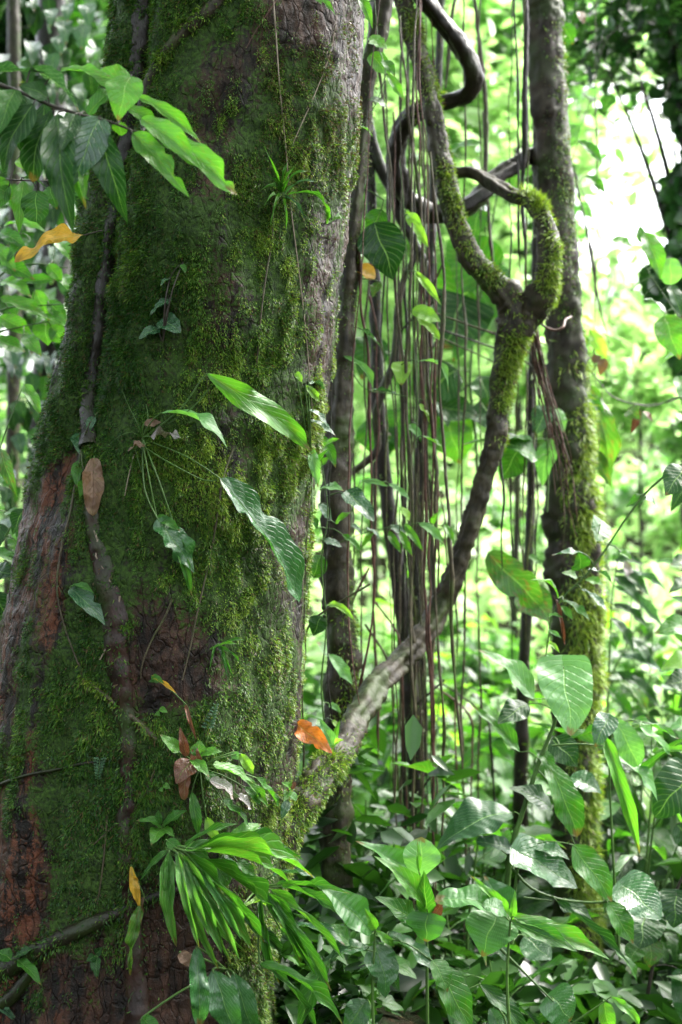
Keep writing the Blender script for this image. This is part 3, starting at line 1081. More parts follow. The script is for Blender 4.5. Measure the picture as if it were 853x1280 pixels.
# ------------------------------------------------------------------ woody lianas
ml = thing('woody_liana', 'mossy liana dropping to a knotted fork then slanting down to the big trunk', 'liana', W(335, 1120, 3.4))
C, R = tubed(ml, 'stem', [(470, -120, 24), (495, -30, 24), (514, 40, 25), (532, 100, 26), (546, 170, 26), (556, 225, 27), (570, 280, 28), (590, 325, 30), (618, 356, 34),
                          (640, 382, 46), (642, 410, 44), (633, 450, 32), (624, 500, 28), (620, 545, 27), (606, 600, 25), (588, 660, 25), (568, 715, 27), (545, 768, 33),
                          (510, 815, 31, -0.1), (472, 855, 32, -0.25), (444, 900, 33, -0.4), (424, 940, 35, -0.52), (398, 975, 38, -0.62), (368, 1015, 42, -0.7),
                          (345, 1060, 44, -0.74), (332, 1130, 40, -0.72)], 4.1, 'liana', 28, 0.008, 0.40, 26, 3, 1.2, 0.045)
zt = W(0, 520, 4.1).z
s1 = C[:, 2] > zt
moss_tube(ml, C[s1], R[s1], 42000, 0.72, (0.9, -0.4, 0.5), 0.017, 0.16, 31, 0.0013)
s2 = C[:, 2] < W(0, 905, 3.6).z
moss_tube(ml, C[s2], R[s2], 26000, 0.62, (0.7, -0.5, 0.6), 0.015, 0.08, 32, 0.0013)
s3 = (C[:, 2] < W(0, 380, 4.1).z) & (C[:, 2] > W(0, 560, 4.1).z)
moss_tube(ml, C[s3], R[s3], 16000, 0.75, (0.8, -0.3, 0.2), 0.018, 0.1, 33, 0.0013)
C, R = tubed(ml, 'branch', [(566, 216, 13, 0.22), (590, 216, 16, 0.2), (612, 228, 18, 0.17), (640, 243, 20, 0.1), (664, 252, 22, 0.05), (679, 275, 24, 0), (686, 310, 27, -0.03),
                            (686, 340, 30, -0.04), (676, 368, 38, -0.03), (660, 392, 44, 0), (645, 415, 40, 0)], 4.1, 'liana', 24, 0.008, 0.38, 26, 5, 2, 0.10)
s4 = np.arange(len(C)) > len(C) * 0.3
moss_tube(ml, C[s4], R[s4], 26000, 0.85, (0.8, -0.4, 0.5), 0.019, 0.05, 34, 0.0014)

dl = thing('woody_liana', 'dark liana looping right at top centre and curling back behind the mossy one', 'liana', W(690, 185, 4.8))
C, R = tubed(dl, 'stem', [(500, -60, 20, -0.1), (525, -10, 21, -0.1), (556, 30, 22, -0.08), (580, 62, 23, -0.05), (591, 92, 23, -0.02), (586, 116, 22, 0.02), (562, 126, 20, 0.06),
                          (535, 132, 20, 0.1), (510, 150, 22, 0.14), (497, 178, 24, 0.18), (496, 212, 24, 0.22), (508, 246, 24, 0.26), (535, 266, 24, 0.3), (570, 266, 24, 0.3),
                          (598, 248, 24, 0.3), (622, 222, 22, 0.34), (650, 202, 20, 0.4), (690, 185, 18, 0.5)], 4.2, 'lianad', 22, 0.010, 0.35, 26, 6, 4, 0.12)
s5 = (np.arange(len(C)) > len(C) * 0.33) & (np.arange(len(C)) < len(C) * 0.43)
moss_tube(dl, C[s5], R[s5], 1800, 0.7, (0, -0.6, 0.5), 0.016, 0.05, 35, 0.002)

gl = thing('woody_liana', 'grey liana rising straight up close behind the right edge of the big trunk', 'liana', W(424, 1300, 3.95))
C, R = tubed(gl, 'stem', [(482, -60, 24), (476, 20, 24), (462, 90, 24), (454, 150, 22), (448, 210, 22), (440, 290, 24), (434, 370, 24), (428, 450, 28), (425, 530, 32),
                          (420, 600, 36), (421, 680, 34), (424, 750, 36), (428, 820, 38), (424, 890, 40), (420, 980, 36), (418, 1100, 38), (424, 1200, 42), (428, 1320, 50)], 3.95,
             'liana', 24, 0.010, 0.35, 20, 7, 0.5, 0.10)
moss_tube(gl, C, R, 9000, 0.4, (0.9, -0.5, 0), 0.009, 0.2, 46, 0.0012)
s6 = (C[:, 2] < W(0, 700, 3.95).z) & (C[:, 2] > W(0, 1000, 3.95).z)
moss_tube(gl, C[s6], R[s6], 4200, 0.62, (0.9, -0.3, 0), 0.015, 0.1, 36, 0.0018)

vl = thing('woody_liana', 'dark V-shaped liana hanging behind the thin roots at upper centre', 'liana', W(505, 330, 4.5))
tubed(vl, 'stem', [(455, 130, 14), (466, 180, 14), (478, 215, 15), (492, 240, 16), (500, 270, 14), (516, 300, 12), (530, 330, 11), (538, 370, 8)], 4.5, 'lianad', 14, 0.015, 0.15, 26, 9)
bl = thing('woody_liana', 'thin bent grey liana crossing behind the hanging roots at mid height', 'liana', W(440, 585, 4.4))
tubed(bl, 'stem', [(520, 320, 8), (505, 350, 9), (497, 390, 9), (496, 420, 10), (492, 455, 11), (480, 485, 12), (470, 520, 10), (472, 560, 9), (455, 580, 9), (436, 592, 8)], 4.4, 'liana', 10, 0.015, 0.15, 26, 10)

for nm, lab, pts, Y, mt in [
    ('sapling_tree', 'slender dark trunk standing behind the thickest bunch of hanging roots', [(556, -100, 8), (548, 100, 10), (540, 280, 13), (536, 400, 15), (530, 500, 16), (524, 600, 18), (522, 700, 20), (522, 800, 20), (524, 950, 24), (522, 1100, 26), (520, 1330, 34)], 4.9, 'lianad'),
    ('sapling_tree', 'slim dark trunk leaning right behind the roots beside the grey liana', [(470, -80, 6), (462, 100, 9), (464, 240, 12), (468, 330, 14), (470, 420, 15), (474, 520, 17), (484, 620, 18), (495, 700, 20), (508, 800, 22), (515, 880, 22), (520, 1000, 22), (512, 1330, 26)], 4.5, 'lianad'),
    ('sapling_tree', 'thin dark trunk left of the slender mossy tree in the undergrowth', [(664, -80, 7), (670, 200, 8), (668, 380, 10), (664, 500, 10), (664, 620, 11), (660, 720, 13), (656, 820, 15), (652, 920, 18), (650, 1050, 20), (645, 1330, 26)], 5.1, 'lianad'),
    ('sapling_tree', 'narrow straight grey trunk at the very top left corner', [(16, -60, 15), (17, 30, 15), (18, 120, 16), (20, 300, 17), (14, 700, 18), (10, 1300, 20)], 6.4, 'liana'),
    ('sapling_tree', 'thin brown trunk just right of the slender mossy tree in the undergrowth', [(762, 900, 12), (760, 1000, 14), (756, 1100, 16), (752, 1330, 22)], 5.2, 'liana'),
]:
    r_ = thing(nm, lab, 'tree', W(pts[-1][0], pts[-1][1] if pts[-1][1] < 1300 else 1330, Y))
    C, R = tubed(r_, 'trunk', pts, Y, mt, 14, 0.02, 0.2, 22, len(lab))
    moss_tube(r_, C, R, 2500, 0.45, (0.7, -0.4, 0), 0.014, 0.15, len(lab), 0.0018)

# ------------------------------------------------------------------ hanging aerial roots


def hang(pts, Y, wpx, mat='root', label=None, group=None, amp=1.2):
    wp = []
    r0 = random.uniform(0, 9)
    n = max(4, int(abs(pts[-1][1] - pts[0][1]) / 38))
    ys = np.linspace(pts[0][1], pts[-1][1], n)
    xs = np.interp(ys, [p[1] for p in pts], [p[0] for p in pts])
    for i, (x, y) in enumerate(zip(xs, ys)):
        x += 1.6 * amp * math.sin(i * 0.8 + r0) + random.uniform(-1, 1) * amp * 1.5
        wp.append(W(x, y, Y + 0.01 * math.sin(i + r0)))
    rr = [random.uniform(0.6, 1.35) * wpx * 0.5 * K * Y for _ in wp]
    rr[-1] *= 0.25
    if pts[0][1] < -50:
        for q_ in range(len(rr) // 3):
            rr[q_] *= 0.7
    me = tube_mesh('hanging_root', wp, rr, 6, 0.018, 0.45, 90, random.randrange(99))
    return solo('hanging_root', me, M[mat], wp[0], label, 'hanging root', group)


G_R = 'thin aerial roots hanging between the two trees'
named_roots = [
    ([(470, -30), (474, 60), (482, 160), (492, 260), (500, 400), (508, 520), (512, 650), (516, 800), (520, 980)], 4.0, 4.2, 'root', 'long pale root crossing in front of the dark V-shaped liana'),
    ([(498, 20), (508, 90), (514, 160), (522, 250), (530, 330), (536, 450), (544, 600), (546, 750), (552, 900), (556, 1080)], 4.0, 4.2, 'root', 'long root hanging just left of the mossy liana'),
    ([(538, 190), (544, 260), (552, 330), (556, 400), (549, 450), (552, 520), (560, 640), (566, 740), (572, 860), (578, 965)], 3.9, 5, 'root', 'rightmost thick root of the central bunch, bulging right then left'),
    ([(630, 440), (630, 500), (627, 560), (632, 620), (630, 668), (628, 712)], 4.2, 4, 'lianad', 'single dark root hanging free below the forked liana, ending over the spotted leaf'),
    ([(594, -20), (598, 40), (603, 100), (606, 180), (612, 260), (620, 350)], 4.7, 5, 'root', 'root hanging right of the looped dark liana at the top'),
    ([(574, -30), (566, 20), (565, 60), (560, 110)], 4.6, 6, 'root', 'short crooked root hanging above the looped dark liana'),
    ([(450, 300), (453, 380), (459, 440), (458, 500), (462, 560), (466, 610), (468, 700), (470, 740)], 3.95, 4.0, 'redroot', 'reddish root hanging beside the yellowing leaf'),
    ([(470, 735), (466, 780), (456, 820), (446, 860), (440, 900)], 3.9, 3.4, 'redroot', 'thin reddish root bending left in front of the slanting liana'),
    ([(644, -30), (645, 100), (648, 200), (650, 280), (652, 340)], 4.4, 3.2, 'lianad', 'dark root hugging the left side of the slender tree at the top'),
    ([(655, -30), (656, 60), (658, 160), (654, 260), (656, 350)], 4.4, 7, 'lianad', 'thick dark root against the upper trunk of the slender tree'),
    ([(482, 100), (486, 250), (484, 330), (488, 440), (494, 600)], 4.3, 2.6, 'root', 'fine root inside the V-shaped liana'),
    ([(716, 215), (730, 270), (744, 330), (752, 380), (764, 430)], 5.2, 3.6, 'twig', 'dark twig hanging across the white sky gap at right'),
]
for p_, Y_, w_, m_k, lab in named_roots:
    hang(p_, Y_, w_, m_k, lab)
curtain = [
    (512, 40, 620, 2.6, 4.3), (520, 60, 700, 3, 4.2), (528, 120, 1120, 3, 4.05), (534, 300, 1120, 4, 4.0), (538, 380, 1150, 3, 4.1), (526, 420, 1180, 3.4, 4.0),
    (530, 500, 1200, 4.6, 3.95), (546, 420, 1080, 3, 4.15), (516, 380, 1010, 3, 4.2), (508, 560, 1100, 3.4, 4.3), (500, 330, 900, 3, 4.3), (490, 420, 950, 3.4, 4.25),
    (480, 500, 1060, 3, 4.2), (472, 420, 880, 4, 4.3), (462, 560, 1000, 3.4, 4.3), (453, 500, 1020, 3, 4.1), (446, 380, 760, 3.4, 4.1), (542, 600, 1250, 3.6, 4.1),
    (556, 640, 1000, 2.6, 4.3), (498, 700, 1180, 4, 4.4), (505, 800, 1220, 4, 4.3), (488, 820, 1230, 4, 4.4), (476, 830, 1200, 3, 4.3), (515, 900, 1280, 5, 4.3),
    (522, 1000, 1300, 4, 4.2), (536, 1060, 1290, 4, 4.25), (548, 1000, 1290, 3.6, 4.3), (560, 980, 1290, 4, 4.35), (658, 430, 780, 2.8, 4.4), (665, 440, 800, 3, 4.4),
    (648, 470, 700, 2.4, 4.5), (672, 460, 760, 2.6, 4.5), (640, 560, 900, 2.4, 4.6), (457, 240, 520, 3, 4.2), (466, 270, 600, 2.8, 4.25), (444, 760, 1100, 3, 4.1),
    (586, 900, 1280, 3.4, 4.6), (600, 850, 1280, 3.2, 4.7), (616, 900, 1290, 3.6, 4.7), (395, 780, 1010, 2.6, 3.7), (404, 700, 930, 2.2, 3.7), (610, 130, 420, 2.6, 4.9),
    (388, 560, 900, 2.4, 3.6), (436, 620, 900, 2.6, 3.7), (752, 450, 640, 2.4, 5.0), (746, 470, 600, 2.0, 5.0),
] + [(random.gauss(500, 38), random.uniform(100, 560), random.uniform(760, 1240), random.uniform(2.2, 3.6), random.uniform(4.0, 4.6)) for _ in range(6)]
curtain.sort(key=lambda c_: c_[0])
curtain = sorted((x_ + random.gauss(0, 20) if x_ < 580 else x_, *r_) for x_, *r_ in curtain)
for k, (x, ytop, ybot, w, Y_) in enumerate(curtain):
    dx = random.uniform(-9, 14)
    xt = 0.5 * (x + 505) + random.gauss(0, 14) if x < 580 else x
    mk_ = random.choice(('root', 'root', 'mossroot', 'mossroot', 'root', 'lianad', 'redroot'))
    w *= 0.85
    cw = {'root': 'brown', 'mossroot': 'greenish', 'lianad': 'dark', 'redroot': 'reddish'}[mk_]
    sz = 'hair-thin' if w < 3 else ('slender' if w < 4 else 'thick')
    top_ = (xt, -70) if k % 5 in (0, 2) else ((543 if x > 505 else 466) + random.uniform(-14, 14), max(ytop - 50, 140))
    hang([top_, (x - dx * 0.6, ytop), (x + random.uniform(-4, 4), (ytop + ybot) / 2), (x + dx, ybot)], Y_, w, mk_,
         f'{sz} {cw} hanging root, {ordinal(k)} from the left in the curtain of roots', G_R)

rb = thing('root_bundle', 'bundle of pinkish brown roots trailing down from the mossy fork onto the slender tree', 'root bundle', W(672, 420, 4.25))
for k in range(15):
    dx = (k - 7) * 1.3
    yy_ = 560 + random.uniform(0, 130)
    pts = []
    for q_ in range(9):
        f_ = q_ / 8
        y_ = 408 + (yy_ - 408) * f_
        x_ = np.interp(y_, [408, 450, 500, 540, 585, 690], [666, 672, 684, 694, 704, 712]) + dx * (0.5 + f_) + random.uniform(-1, 1) * 2.6 * (0.3 + f_)
        pts.append(W(x_, y_, 4.2 + random.uniform(-0.012, 0.012)))
    rw = random.uniform(0.0016, 0.0030)
    me = tube_mesh('strand', pts, [rw * (1.15 - 0.75 * q_ / 8) for q_ in range(9)], 6, 0.015, 0.4, 70, k)
    put_local('strand', me, M['redroot' if k % 4 else 'root'], rb)
hk = solo('curled_root', tube_mesh('curled_root', [W(676, 404, 4.2), (W(684, 410, 4.15)), W(695, 413, 4.15), W(704, 409, 4.15), W(707, 400, 4.2), W(714, 396, 4.3)],
                                   [0.004] * 6, 8, 0.01), M['redroot'], W(676, 404, 4.2), 'small pinkish root curling like a hook beside the mossy fork', 'root')

# ------------------------------------------------------------------ front twig, upper left
H = dict(up=0.15)
plant('leafy_twig', 'leafy twig with long drooping leaves crossing in front of the trunk at upper left', 'twig', W(-30, 98, 2.62), [
    (75, 88, 140, 96, 17, 'lance', 'bright', dict(dY=0.05, up=0.5)),
    (40, 84, 100, 142, 30, 'ovate', 'glaucous', dict(up=0.95)),
    (-20, 92, 58, 92, 22, 'ovate', 'glaucous', dict(up=0.95)),
    (126, 146, 90, 234, 44, 'ovate', 'glaucous', dict(up=0.35, dt=-0.03)),
    (66, 136, 41, 228, 38, 'obovate', 'dark', H), (42, 130, 4, 216, 38, 'ovate', 'dark', H),
    (72, 142, 92, 293, 36, 'lance', 'dark', H), (126, 158, 160, 279, 33, 'lance', 'dark', dict(up=0.1, dt=0.02)),
    (20, 112, -4, 172, 26, 'ovate', 'mid', H), (60, 122, 22, 106, 20, 'ovate', 'dark', H), (95, 142, 76, 190, 24, 'lance', 'dark', H),
    (164, 95, 148, 152, 42, 'ovate', 'bright', dict(up=0.12, dt=-0.02)), (165, 108, 112, 92, 30, 'ovate', 'bright', dict(dY=0.06, up=0.2)),
    (172, 120, 253, 181, 17, 'lance', 'bright', dict(dY=0.05, up=0.3)), (160, 134, 200, 158, 18, 'lance', 'bright', dict(dY=0.05, up=0.3)),
    (176, 148, 252, 212, 27, 'lance', 'bright', dict(dY=-0.02, up=0.3)),
    (196, 166, 297, 244, 29, 'oblong', 'bright', dict(up=0.3, bites=((-1, 0.84, 0.9, 0.05), (-1, 0.96, 0.8, 0.03)), n=40)),
    (166, 166, 237, 247, 27, 'lance', 'bright', dict(up=0.25, bites=((-1, 0.74, 0.85, 0.06), (-1, 0.5, 0.3, 0.04)), n=40)),
    (150, 152, 152, 170, 18, 'ovate', 'bright', dict(up=0.2)), (100, 144, 112, 216, 26, 'lance', 'dark', H), (56, 128, 60, 214, 26, 'lance', 'dark', dict(up=0.15, dY=0.04)), (20, 114, 26, 190, 30, 'ovate', 'dark', dict(up=0.15, dY=0.04)), (-10, 108, 4, 180, 26, 'ovate', 'mid', dict(up=0.15, dY=0.05)), (84, 140, 108, 262, 24, 'lance', 'mid', dict(up=0.15, dY=0.05)), (184, 160, 268, 222, 20, 'lance', 'bright', dict(up=0.3, dY=0.05)), (110, 144, 150, 112, 20, 'ovate', 'mid', dict(up=0.5, dY=0.06)), (108, 212, 106, 252, 12, 'lance', 'bright', H),
], [([(-30, 98), (0, 106), (30, 117), (62, 131), (100, 143), (137, 152), (163, 162), (194, 172)], 0.0045, 0.0018), ([(147, 154), (155, 128), (164, 96), (168, 108)], 0.0016, 0.0012)],
    Y=2.62, stem_mat='twig', jitter=0.02)
plant('leafy_twig', 'lower twig at the left edge with rounded leaves and one silvery wet leaf', 'twig', W(-30, 222, 3.0), [
    (28, 222, 60, 238, 16, 'ovate', 'glaucous', dict(up=0.95)), (46, 238, 46, 278, 34, 'round', 'mid', H), (-12, 226, 18, 250, 26, 'ovate', 'bright', H),
    (24, 196, 44, 216, 20, 'ovate', 'lime', H), (12, 232, -8, 262, 20, 'ovate', 'mid', H), (62, 232, 72, 262, 18, 'ovate', 'mid', H),
    (70, 226, 112, 250, 14, 'lance', 'mid', H), (30, 226, 24, 292, 18, 'lance', 'bright', H),
], [([(-30, 222), (0, 224), (40, 226), (75, 226)], 0.0025, 0.0012)], Y=3.0, stem_mat='twig')
yl = thing('dead_leaf', 'long yellow dying leaf hanging at the left edge of the trunk', 'dead leaf', W(104, 296, 3.1))
add_leaf(yl, W(104, 294, 3.12), W(18, 328, 3.02), 0.036, 'oblong', 'yellow', up=0.35, wave=0.09, arc=0.1, seed=1, n=24, bites=((1, 0.7, 0.4, 0.06), (-1, 0.5, 0.3, 0.05)))
put_local('stalk', tube_mesh('stalk', [W(128, 288, 3.14), W(104, 294, 3.12)], [0.002, 0.0012], 6), M['twig'], yl)

# ------------------------------------------------------------------ left saplings
rs = random.Random(5)
lv = []
for bx, by, tx, ty, w in [(0, 290, 34, 312, 16), (5, 282, 60, 292, 14), (38, 300, 8, 330, 16), (0, 330, 44, 350, 18), (2, 352, 40, 372, 18), (0, 372, 62, 398, 18), (44, 362, 62, 402, 16),
                          (48, 394, 88, 412, 16), (56, 400, 60, 432, 26), (60, 376, 84, 402, 16), (28, 352, 72, 350, 12), (60, 330, 78, 354, 14), (78, 344, 97, 372, 16),
                          (0, 396, 42, 420, 18), (-4, 424, 32, 440, 18), (64, 408, 84, 430, 18), (-6, 306, 20, 340, 18), (70, 300, 92, 330, 16), (84, 380, 100, 404, 14), (30, 420, 52, 446, 16)]:
    lv.append((bx, by, tx, ty, w * 1.15, 'lance', rs.choice(('bright', 'bright', 'mid')), dict(up=rs.uniform(0.25, 0.6))))
plant('sapling', 'bright leafy sapling behind the left edge of the trunk under the yellow leaf', 'sapling', W(-40, 600, 3.95), lv,
      [([(-40, 600), (-30, 480), (-20, 400), (0, 345), (40, 330), (85, 335)], 0.006, 0.0015), ([(-20, 400), (10, 385), (50, 382), (80, 380)], 0.003, 0.0014), ([(-22, 420), (20, 410), (60, 402)], 0.003, 0.0014), ([(-20, 360), (0, 300), (30, 292)], 0.003, 0.0014)], Y=3.95)
plant('sapling', 'small dark sapling with broad leaves in the gap left of the trunk base', 'sapling', W(-30, 900, 3.7), [
    (8, 640, 38, 652, 20, 'ovate', 'mid'), (30, 636, 16, 668, 20, 'ovate', 'dark'), (34, 655, 28, 690, 18, 'ovate', 'mid'), (2, 655, -8, 690, 24, 'ovate', 'dark'), (14, 670, 36, 700, 16, 'ovate', 'bright'),
    (2, 562, 22, 622, 17, 'lance', 'spotted', dict(up=0.1)), (-10, 715, 20, 720, 26, 'lance', 'dark'), (-10, 740, 16, 780, 26, 'lance', 'dark'), (-12, 780, 14, 860, 22, 'lance', 'mid', dict(up=0.1)),
    (-8, 600, 14, 612, 12, 'ovate', 'mid'), (-10, 690, 26, 712, 20, 'ovate', 'mid'), (30, 480, 52, 520, 15, 'lance', 'bright'), (38, 690, 20, 730, 18, 'ovate', 'dark'),
], [([(-30, 900), (-22, 780), (-8, 700), (12, 662), (24, 640)], 0.006, 0.0015), ([(-20, 760), (-14, 640), (0, 562), (30, 480)], 0.003, 0.0014)], Y=3.7)

# ------------------------------------------------------------------ epiphytes on the trunk
T0 = on_trunk(178, 550)


def tp(px, py, off):
    p = on_trunk(px, py, 0)
    return p + (CAM - p).normalized() * off


def epi(name, label, cat, hub, leaves, stems=(), stem_mat='stem', off_hub=0.004, r=0.0018, group=None):
    """leaves: (bx,by,boff, tx,ty,toff, wpx, kind, mat, opts) with offsets from the trunk towards the camera"""
    h = tp(hub[0], hub[1], off_hub)
    root = thing(name, label, cat, h, group)
    parts = []
    for lf in leaves:
        bx, by, bo, tx, ty, to, wpx, kind, mat = lf[:9]
        op = dict(lf[9]) if len(lf) > 9 else {}
        b, t = tp(bx, by, bo), tp(tx, ty, to)
        via = op.pop('via', None)
        nm = op.pop('nm', 'leaf')
        if 'up' not in op:
            op['up'] = 0.35
        add_leaf(root, b, t, wpx * K * b.y * 1.1, kind, mat, name=nm, **op)
        d = (b - h).length
        if d > 0.006:
            mid = tp(via[0], via[1], (off_hub + bo) / 2 + 0.01) if via else (h + b) / 2 + Vector((0, -0.15 * d, 0.08 * d))
            C, R = catmull([h, mid, b, b + (t - b) * 0.08], [r, r * 0.85, r * 0.8, r * 0.4], 0.01)
            parts.append(tube_np(C, R, 6))
    for sp, r0, r1 in stems:
        wp = [tp(*p) for p in sp]
        C, R = catmull(wp, np.linspace(r0, r1, len(wp)), 0.01)
        parts.append(tube_np(C, R, 6, 0.2, 60))
    if parts:
        V, F = join(parts)
        put_local('stem', mesh_np('stem', V, F), M[stem_mat], root)
    return root


epi('arum_epiphyte', 'arum with long glossy leaves and green stalks rooted on the middle of the trunk', 'epiphyte', (178, 548), [
    (258, 467, 0.10, 388, 563, 0.07, 30, 'lance', 'bright', dict(via=(225, 512), up=0.2, n=24, fold=0.1)),
    (202, 516, 0.06, 285, 562, 0.10, 34, 'lance', 'pale', dict(up=0.75, n=24, fold=0.25, arc=0.16)),
    (275, 598, 0.07, 375, 752, 0.10, 52, 'oblong', 'wet', dict(via=(232, 570), up=0.5, roll=-0.1, arc=0.05, seed=2, bites=((1, 0.26, 0.8, 0.04), (-1, 0.36, 0.3, 0.06)), wave=0.03)),
    (197, 648, 0.05, 243, 716, 0.05, 34, 'ovate', 'wet', dict(via=(181, 610), up=0.5, wave=0.12, bites=((1, 0.5, 0.4, 0.06),))),
    (222, 668, 0.04, 240, 745, 0.03, 12, 'lance', 'mid', dict(up=0.1)),
    (196, 645, 0.04, 226, 664, 0.05, 12, 'lance', 'mid', dict(up=0.3)),
    (188, 546, 0.03, 228, 548, 0.06, 15, 'ovate', 'silver', dict(up=0.7, wave=0.16, label='withered purple-grey leaf')),
    (182, 556, 0.03, 160, 564, 0.05, 12, 'ovate', 'brown', dict(up=0.7, wave=0.16, label='dead brown leaf')),
    (180, 530, 0.03, 202, 528, 0.03, 10, 'lance', 'brown', dict(up=0.2, wave=0.1)),
], [([(178, 548, 0.004), (172, 530, 0.03), (160, 505, 0.02), (150, 480, 0.01)], 0.001, 0.0006), ([(178, 548, 0.004), (165, 540, 0.03), (150, 545, 0.03), (138, 555, 0.02)], 0.001, 0.0006),
    ([(178, 548, 0.004), (170, 560, 0.02), (176, 585, 0.02), (184, 610, 0.01)], 0.0009, 0.0005), ([(178, 548, 0.004), (185, 525, 0.03), (183, 505, 0.02)], 0.0014, 0.0006),
    ([(182, 560, 0.01), (215, 580, 0.05), (255, 600, 0.06), (272, 600, 0.07)], 0.0016, 0.0013), ([(210, 530, 0.03), (240, 510, 0.08), (262, 486, 0.1)], 0.0015, 0.0012)])
epi('withered_leaf', 'withered ribbed brown leaf stuck to the trunk above the dark root', 'dead leaf', (118, 570), [
    (118, 572, 0.012, 116, 645, 0.02, 24, 'oblong', 'brown', dict(up=0.25, wave=0.10, corr=0.02, ncorr=8, n=30, m=3, fold=0.4))])
epi('climbing_vine', 'small climber with a mossy stem and faded grey leaves above the withered brown leaf', 'vine', (102, 560), [
    (100, 540, 0.01, 102, 570, 0.02, 20, 'ovate', 'glaucous', dict(up=0.4)), (100, 575, 0.01, 96, 610, 0.02, 14, 'ovate', 'mid', dict(up=0.2)), (106, 600, 0.01, 100, 622, 0.02, 12, 'ovate', 'bright', dict(up=0.2)),
    (118, 520, 0.01, 108, 545, 0.02, 10, 'ovate', 'glaucous', dict(up=0.4))],
    [([(126, 460, 0.004), (120, 500, 0.006), (112, 530, 0.006), (102, 560, 0.004), (98, 600, 0.004)], 0.003, 0.002)], 'liana')
epi('seedling', 'small two-lobed glossy leaf sprouting from the dark root on the trunk', 'seedling', (88, 735), [
    (88, 735, 0.02, 132, 782, 0.04, 24, 'ovate', 'glaucous', dict(up=0.6, bites=((-1, 0.55, 0.5, 0.08),))), (90, 732, 0.02, 118, 742, 0.04, 10, 'lance', 'mid', dict(up=0.5))])
epi('climbing_vine', 'climber with four small dusky blue-green leaves at the upper centre of the trunk', 'vine', (204, 428), [
    (212, 348, 0.01, 201, 358, 0.03, 9, 'ovate', 'glaucous', dict(up=0.8)), (212, 376, 0.01, 188, 394, 0.03, 15, 'cordate', 'glaucous', dict(up=0.7)),
    (206, 400, 0.01, 226, 416, 0.03, 24, 'cordate', 'glaucous', dict(up=0.4)), (196, 412, 0.01, 174, 424, 0.03, 16, 'cordate', 'glaucous', dict(up=0.6)), (228, 330, 0.01, 232, 342, 0.02, 7, 'ovate', 'mid', dict(up=0.4))],
    [([(200, 440, 0.003), (202, 410, 0.006), (210, 375, 0.006), (214, 345, 0.006), (226, 330, 0.006)], 0.0016, 0.001)], 'twig')
epi('grass_tuft', 'tuft of narrow arching green blades on the upper right of the trunk', 'epiphyte', (352, 240), [
    (352, 238, 0.01, 330, 182, 0.04, 4.5, 'strap', 'bright', {}), (352, 240, 0.01, 330, 215, 0.05, 4.5, 'strap', 'mid', {}), (354, 242, 0.01, 388, 214, 0.05, 4.5, 'strap', 'mid', dict(arc=0.3)),
    (356, 244, 0.01, 398, 228, 0.06, 4.5, 'strap', 'glaucous', dict(arc=0.3)), (356, 246, 0.01, 382, 276, 0.05, 5, 'strap', 'glaucous', dict(arc=0.25)), (350, 246, 0.01, 330, 258, 0.05, 4, 'strap', 'bright', dict(arc=0.2)),
    (354, 248, 0.01, 358, 288, 0.04, 5, 'strap', 'bright', dict(arc=0.2)), (352, 240, 0.01, 362, 196, 0.04, 4, 'strap', 'mid', {}), (358, 244, 0.01, 408, 262, 0.05, 5, 'strap', 'mid', dict(arc=0.3)), (350, 242, 0.01, 338, 282, 0.04, 4, 'strap', 'bright', {}),
    (354, 240, 0.01, 372, 205, 0.05, 4, 'strap', 'bright', dict(arc=0.2)), (350, 240, 0.01, 322, 240, 0.05, 4, 'strap', 'mid', dict(arc=0.2))])
epi('grass_tuft', 'two or three bright narrow blades on the right rim of the upper trunk', 'epiphyte', (408, 278), [
    (408, 278, 0.01, 396, 236, 0.03, 7, 'strap', 'bright', {}), (409, 280, 0.01, 432, 272, 0.04, 6, 'strap', 'bright', {}), (408, 280, 0.01, 400, 258, 0.03, 5, 'strap', 'bright', {})])
epi('seedling', 'bright sprig at the very top of the trunk near its right side', 'seedling', (392, -6), [
    (392, -4, 0.02, 420, 20, 0.05, 8, 'lance', 'bright', {}), (394, -4, 0.02, 402, 6, 0.05, 8, 'lance', 'bright', {}), (450, -5, 0.02, 466, 36, 0.06, 12, 'lance', 'bright', {})])
epi('grass_tuft', 'small tuft of drooping narrow blades low in the middle of the trunk', 'epiphyte', (276, 808), [
    (276, 806, 0.01, 306, 800, 0.04, 5, 'strap', 'mid', dict(arc=0.2)), (274, 808, 0.01, 300, 830, 0.04, 5, 'strap', 'mid', dict(arc=0.25)), (270, 806, 0.01, 262, 838, 0.04, 4, 'strap', 'mid', dict(arc=0.2)),
    (276, 806, 0.01, 292, 846, 0.04, 5, 'strap', 'mid', dict(arc=0.2)), (272, 804, 0.01, 286, 852, 0.03, 4, 'strap', 'glaucous', {}), (262, 812, 0.01, 300, 806, 0.04, 4, 'strap', 'bright', dict(arc=0.25))])
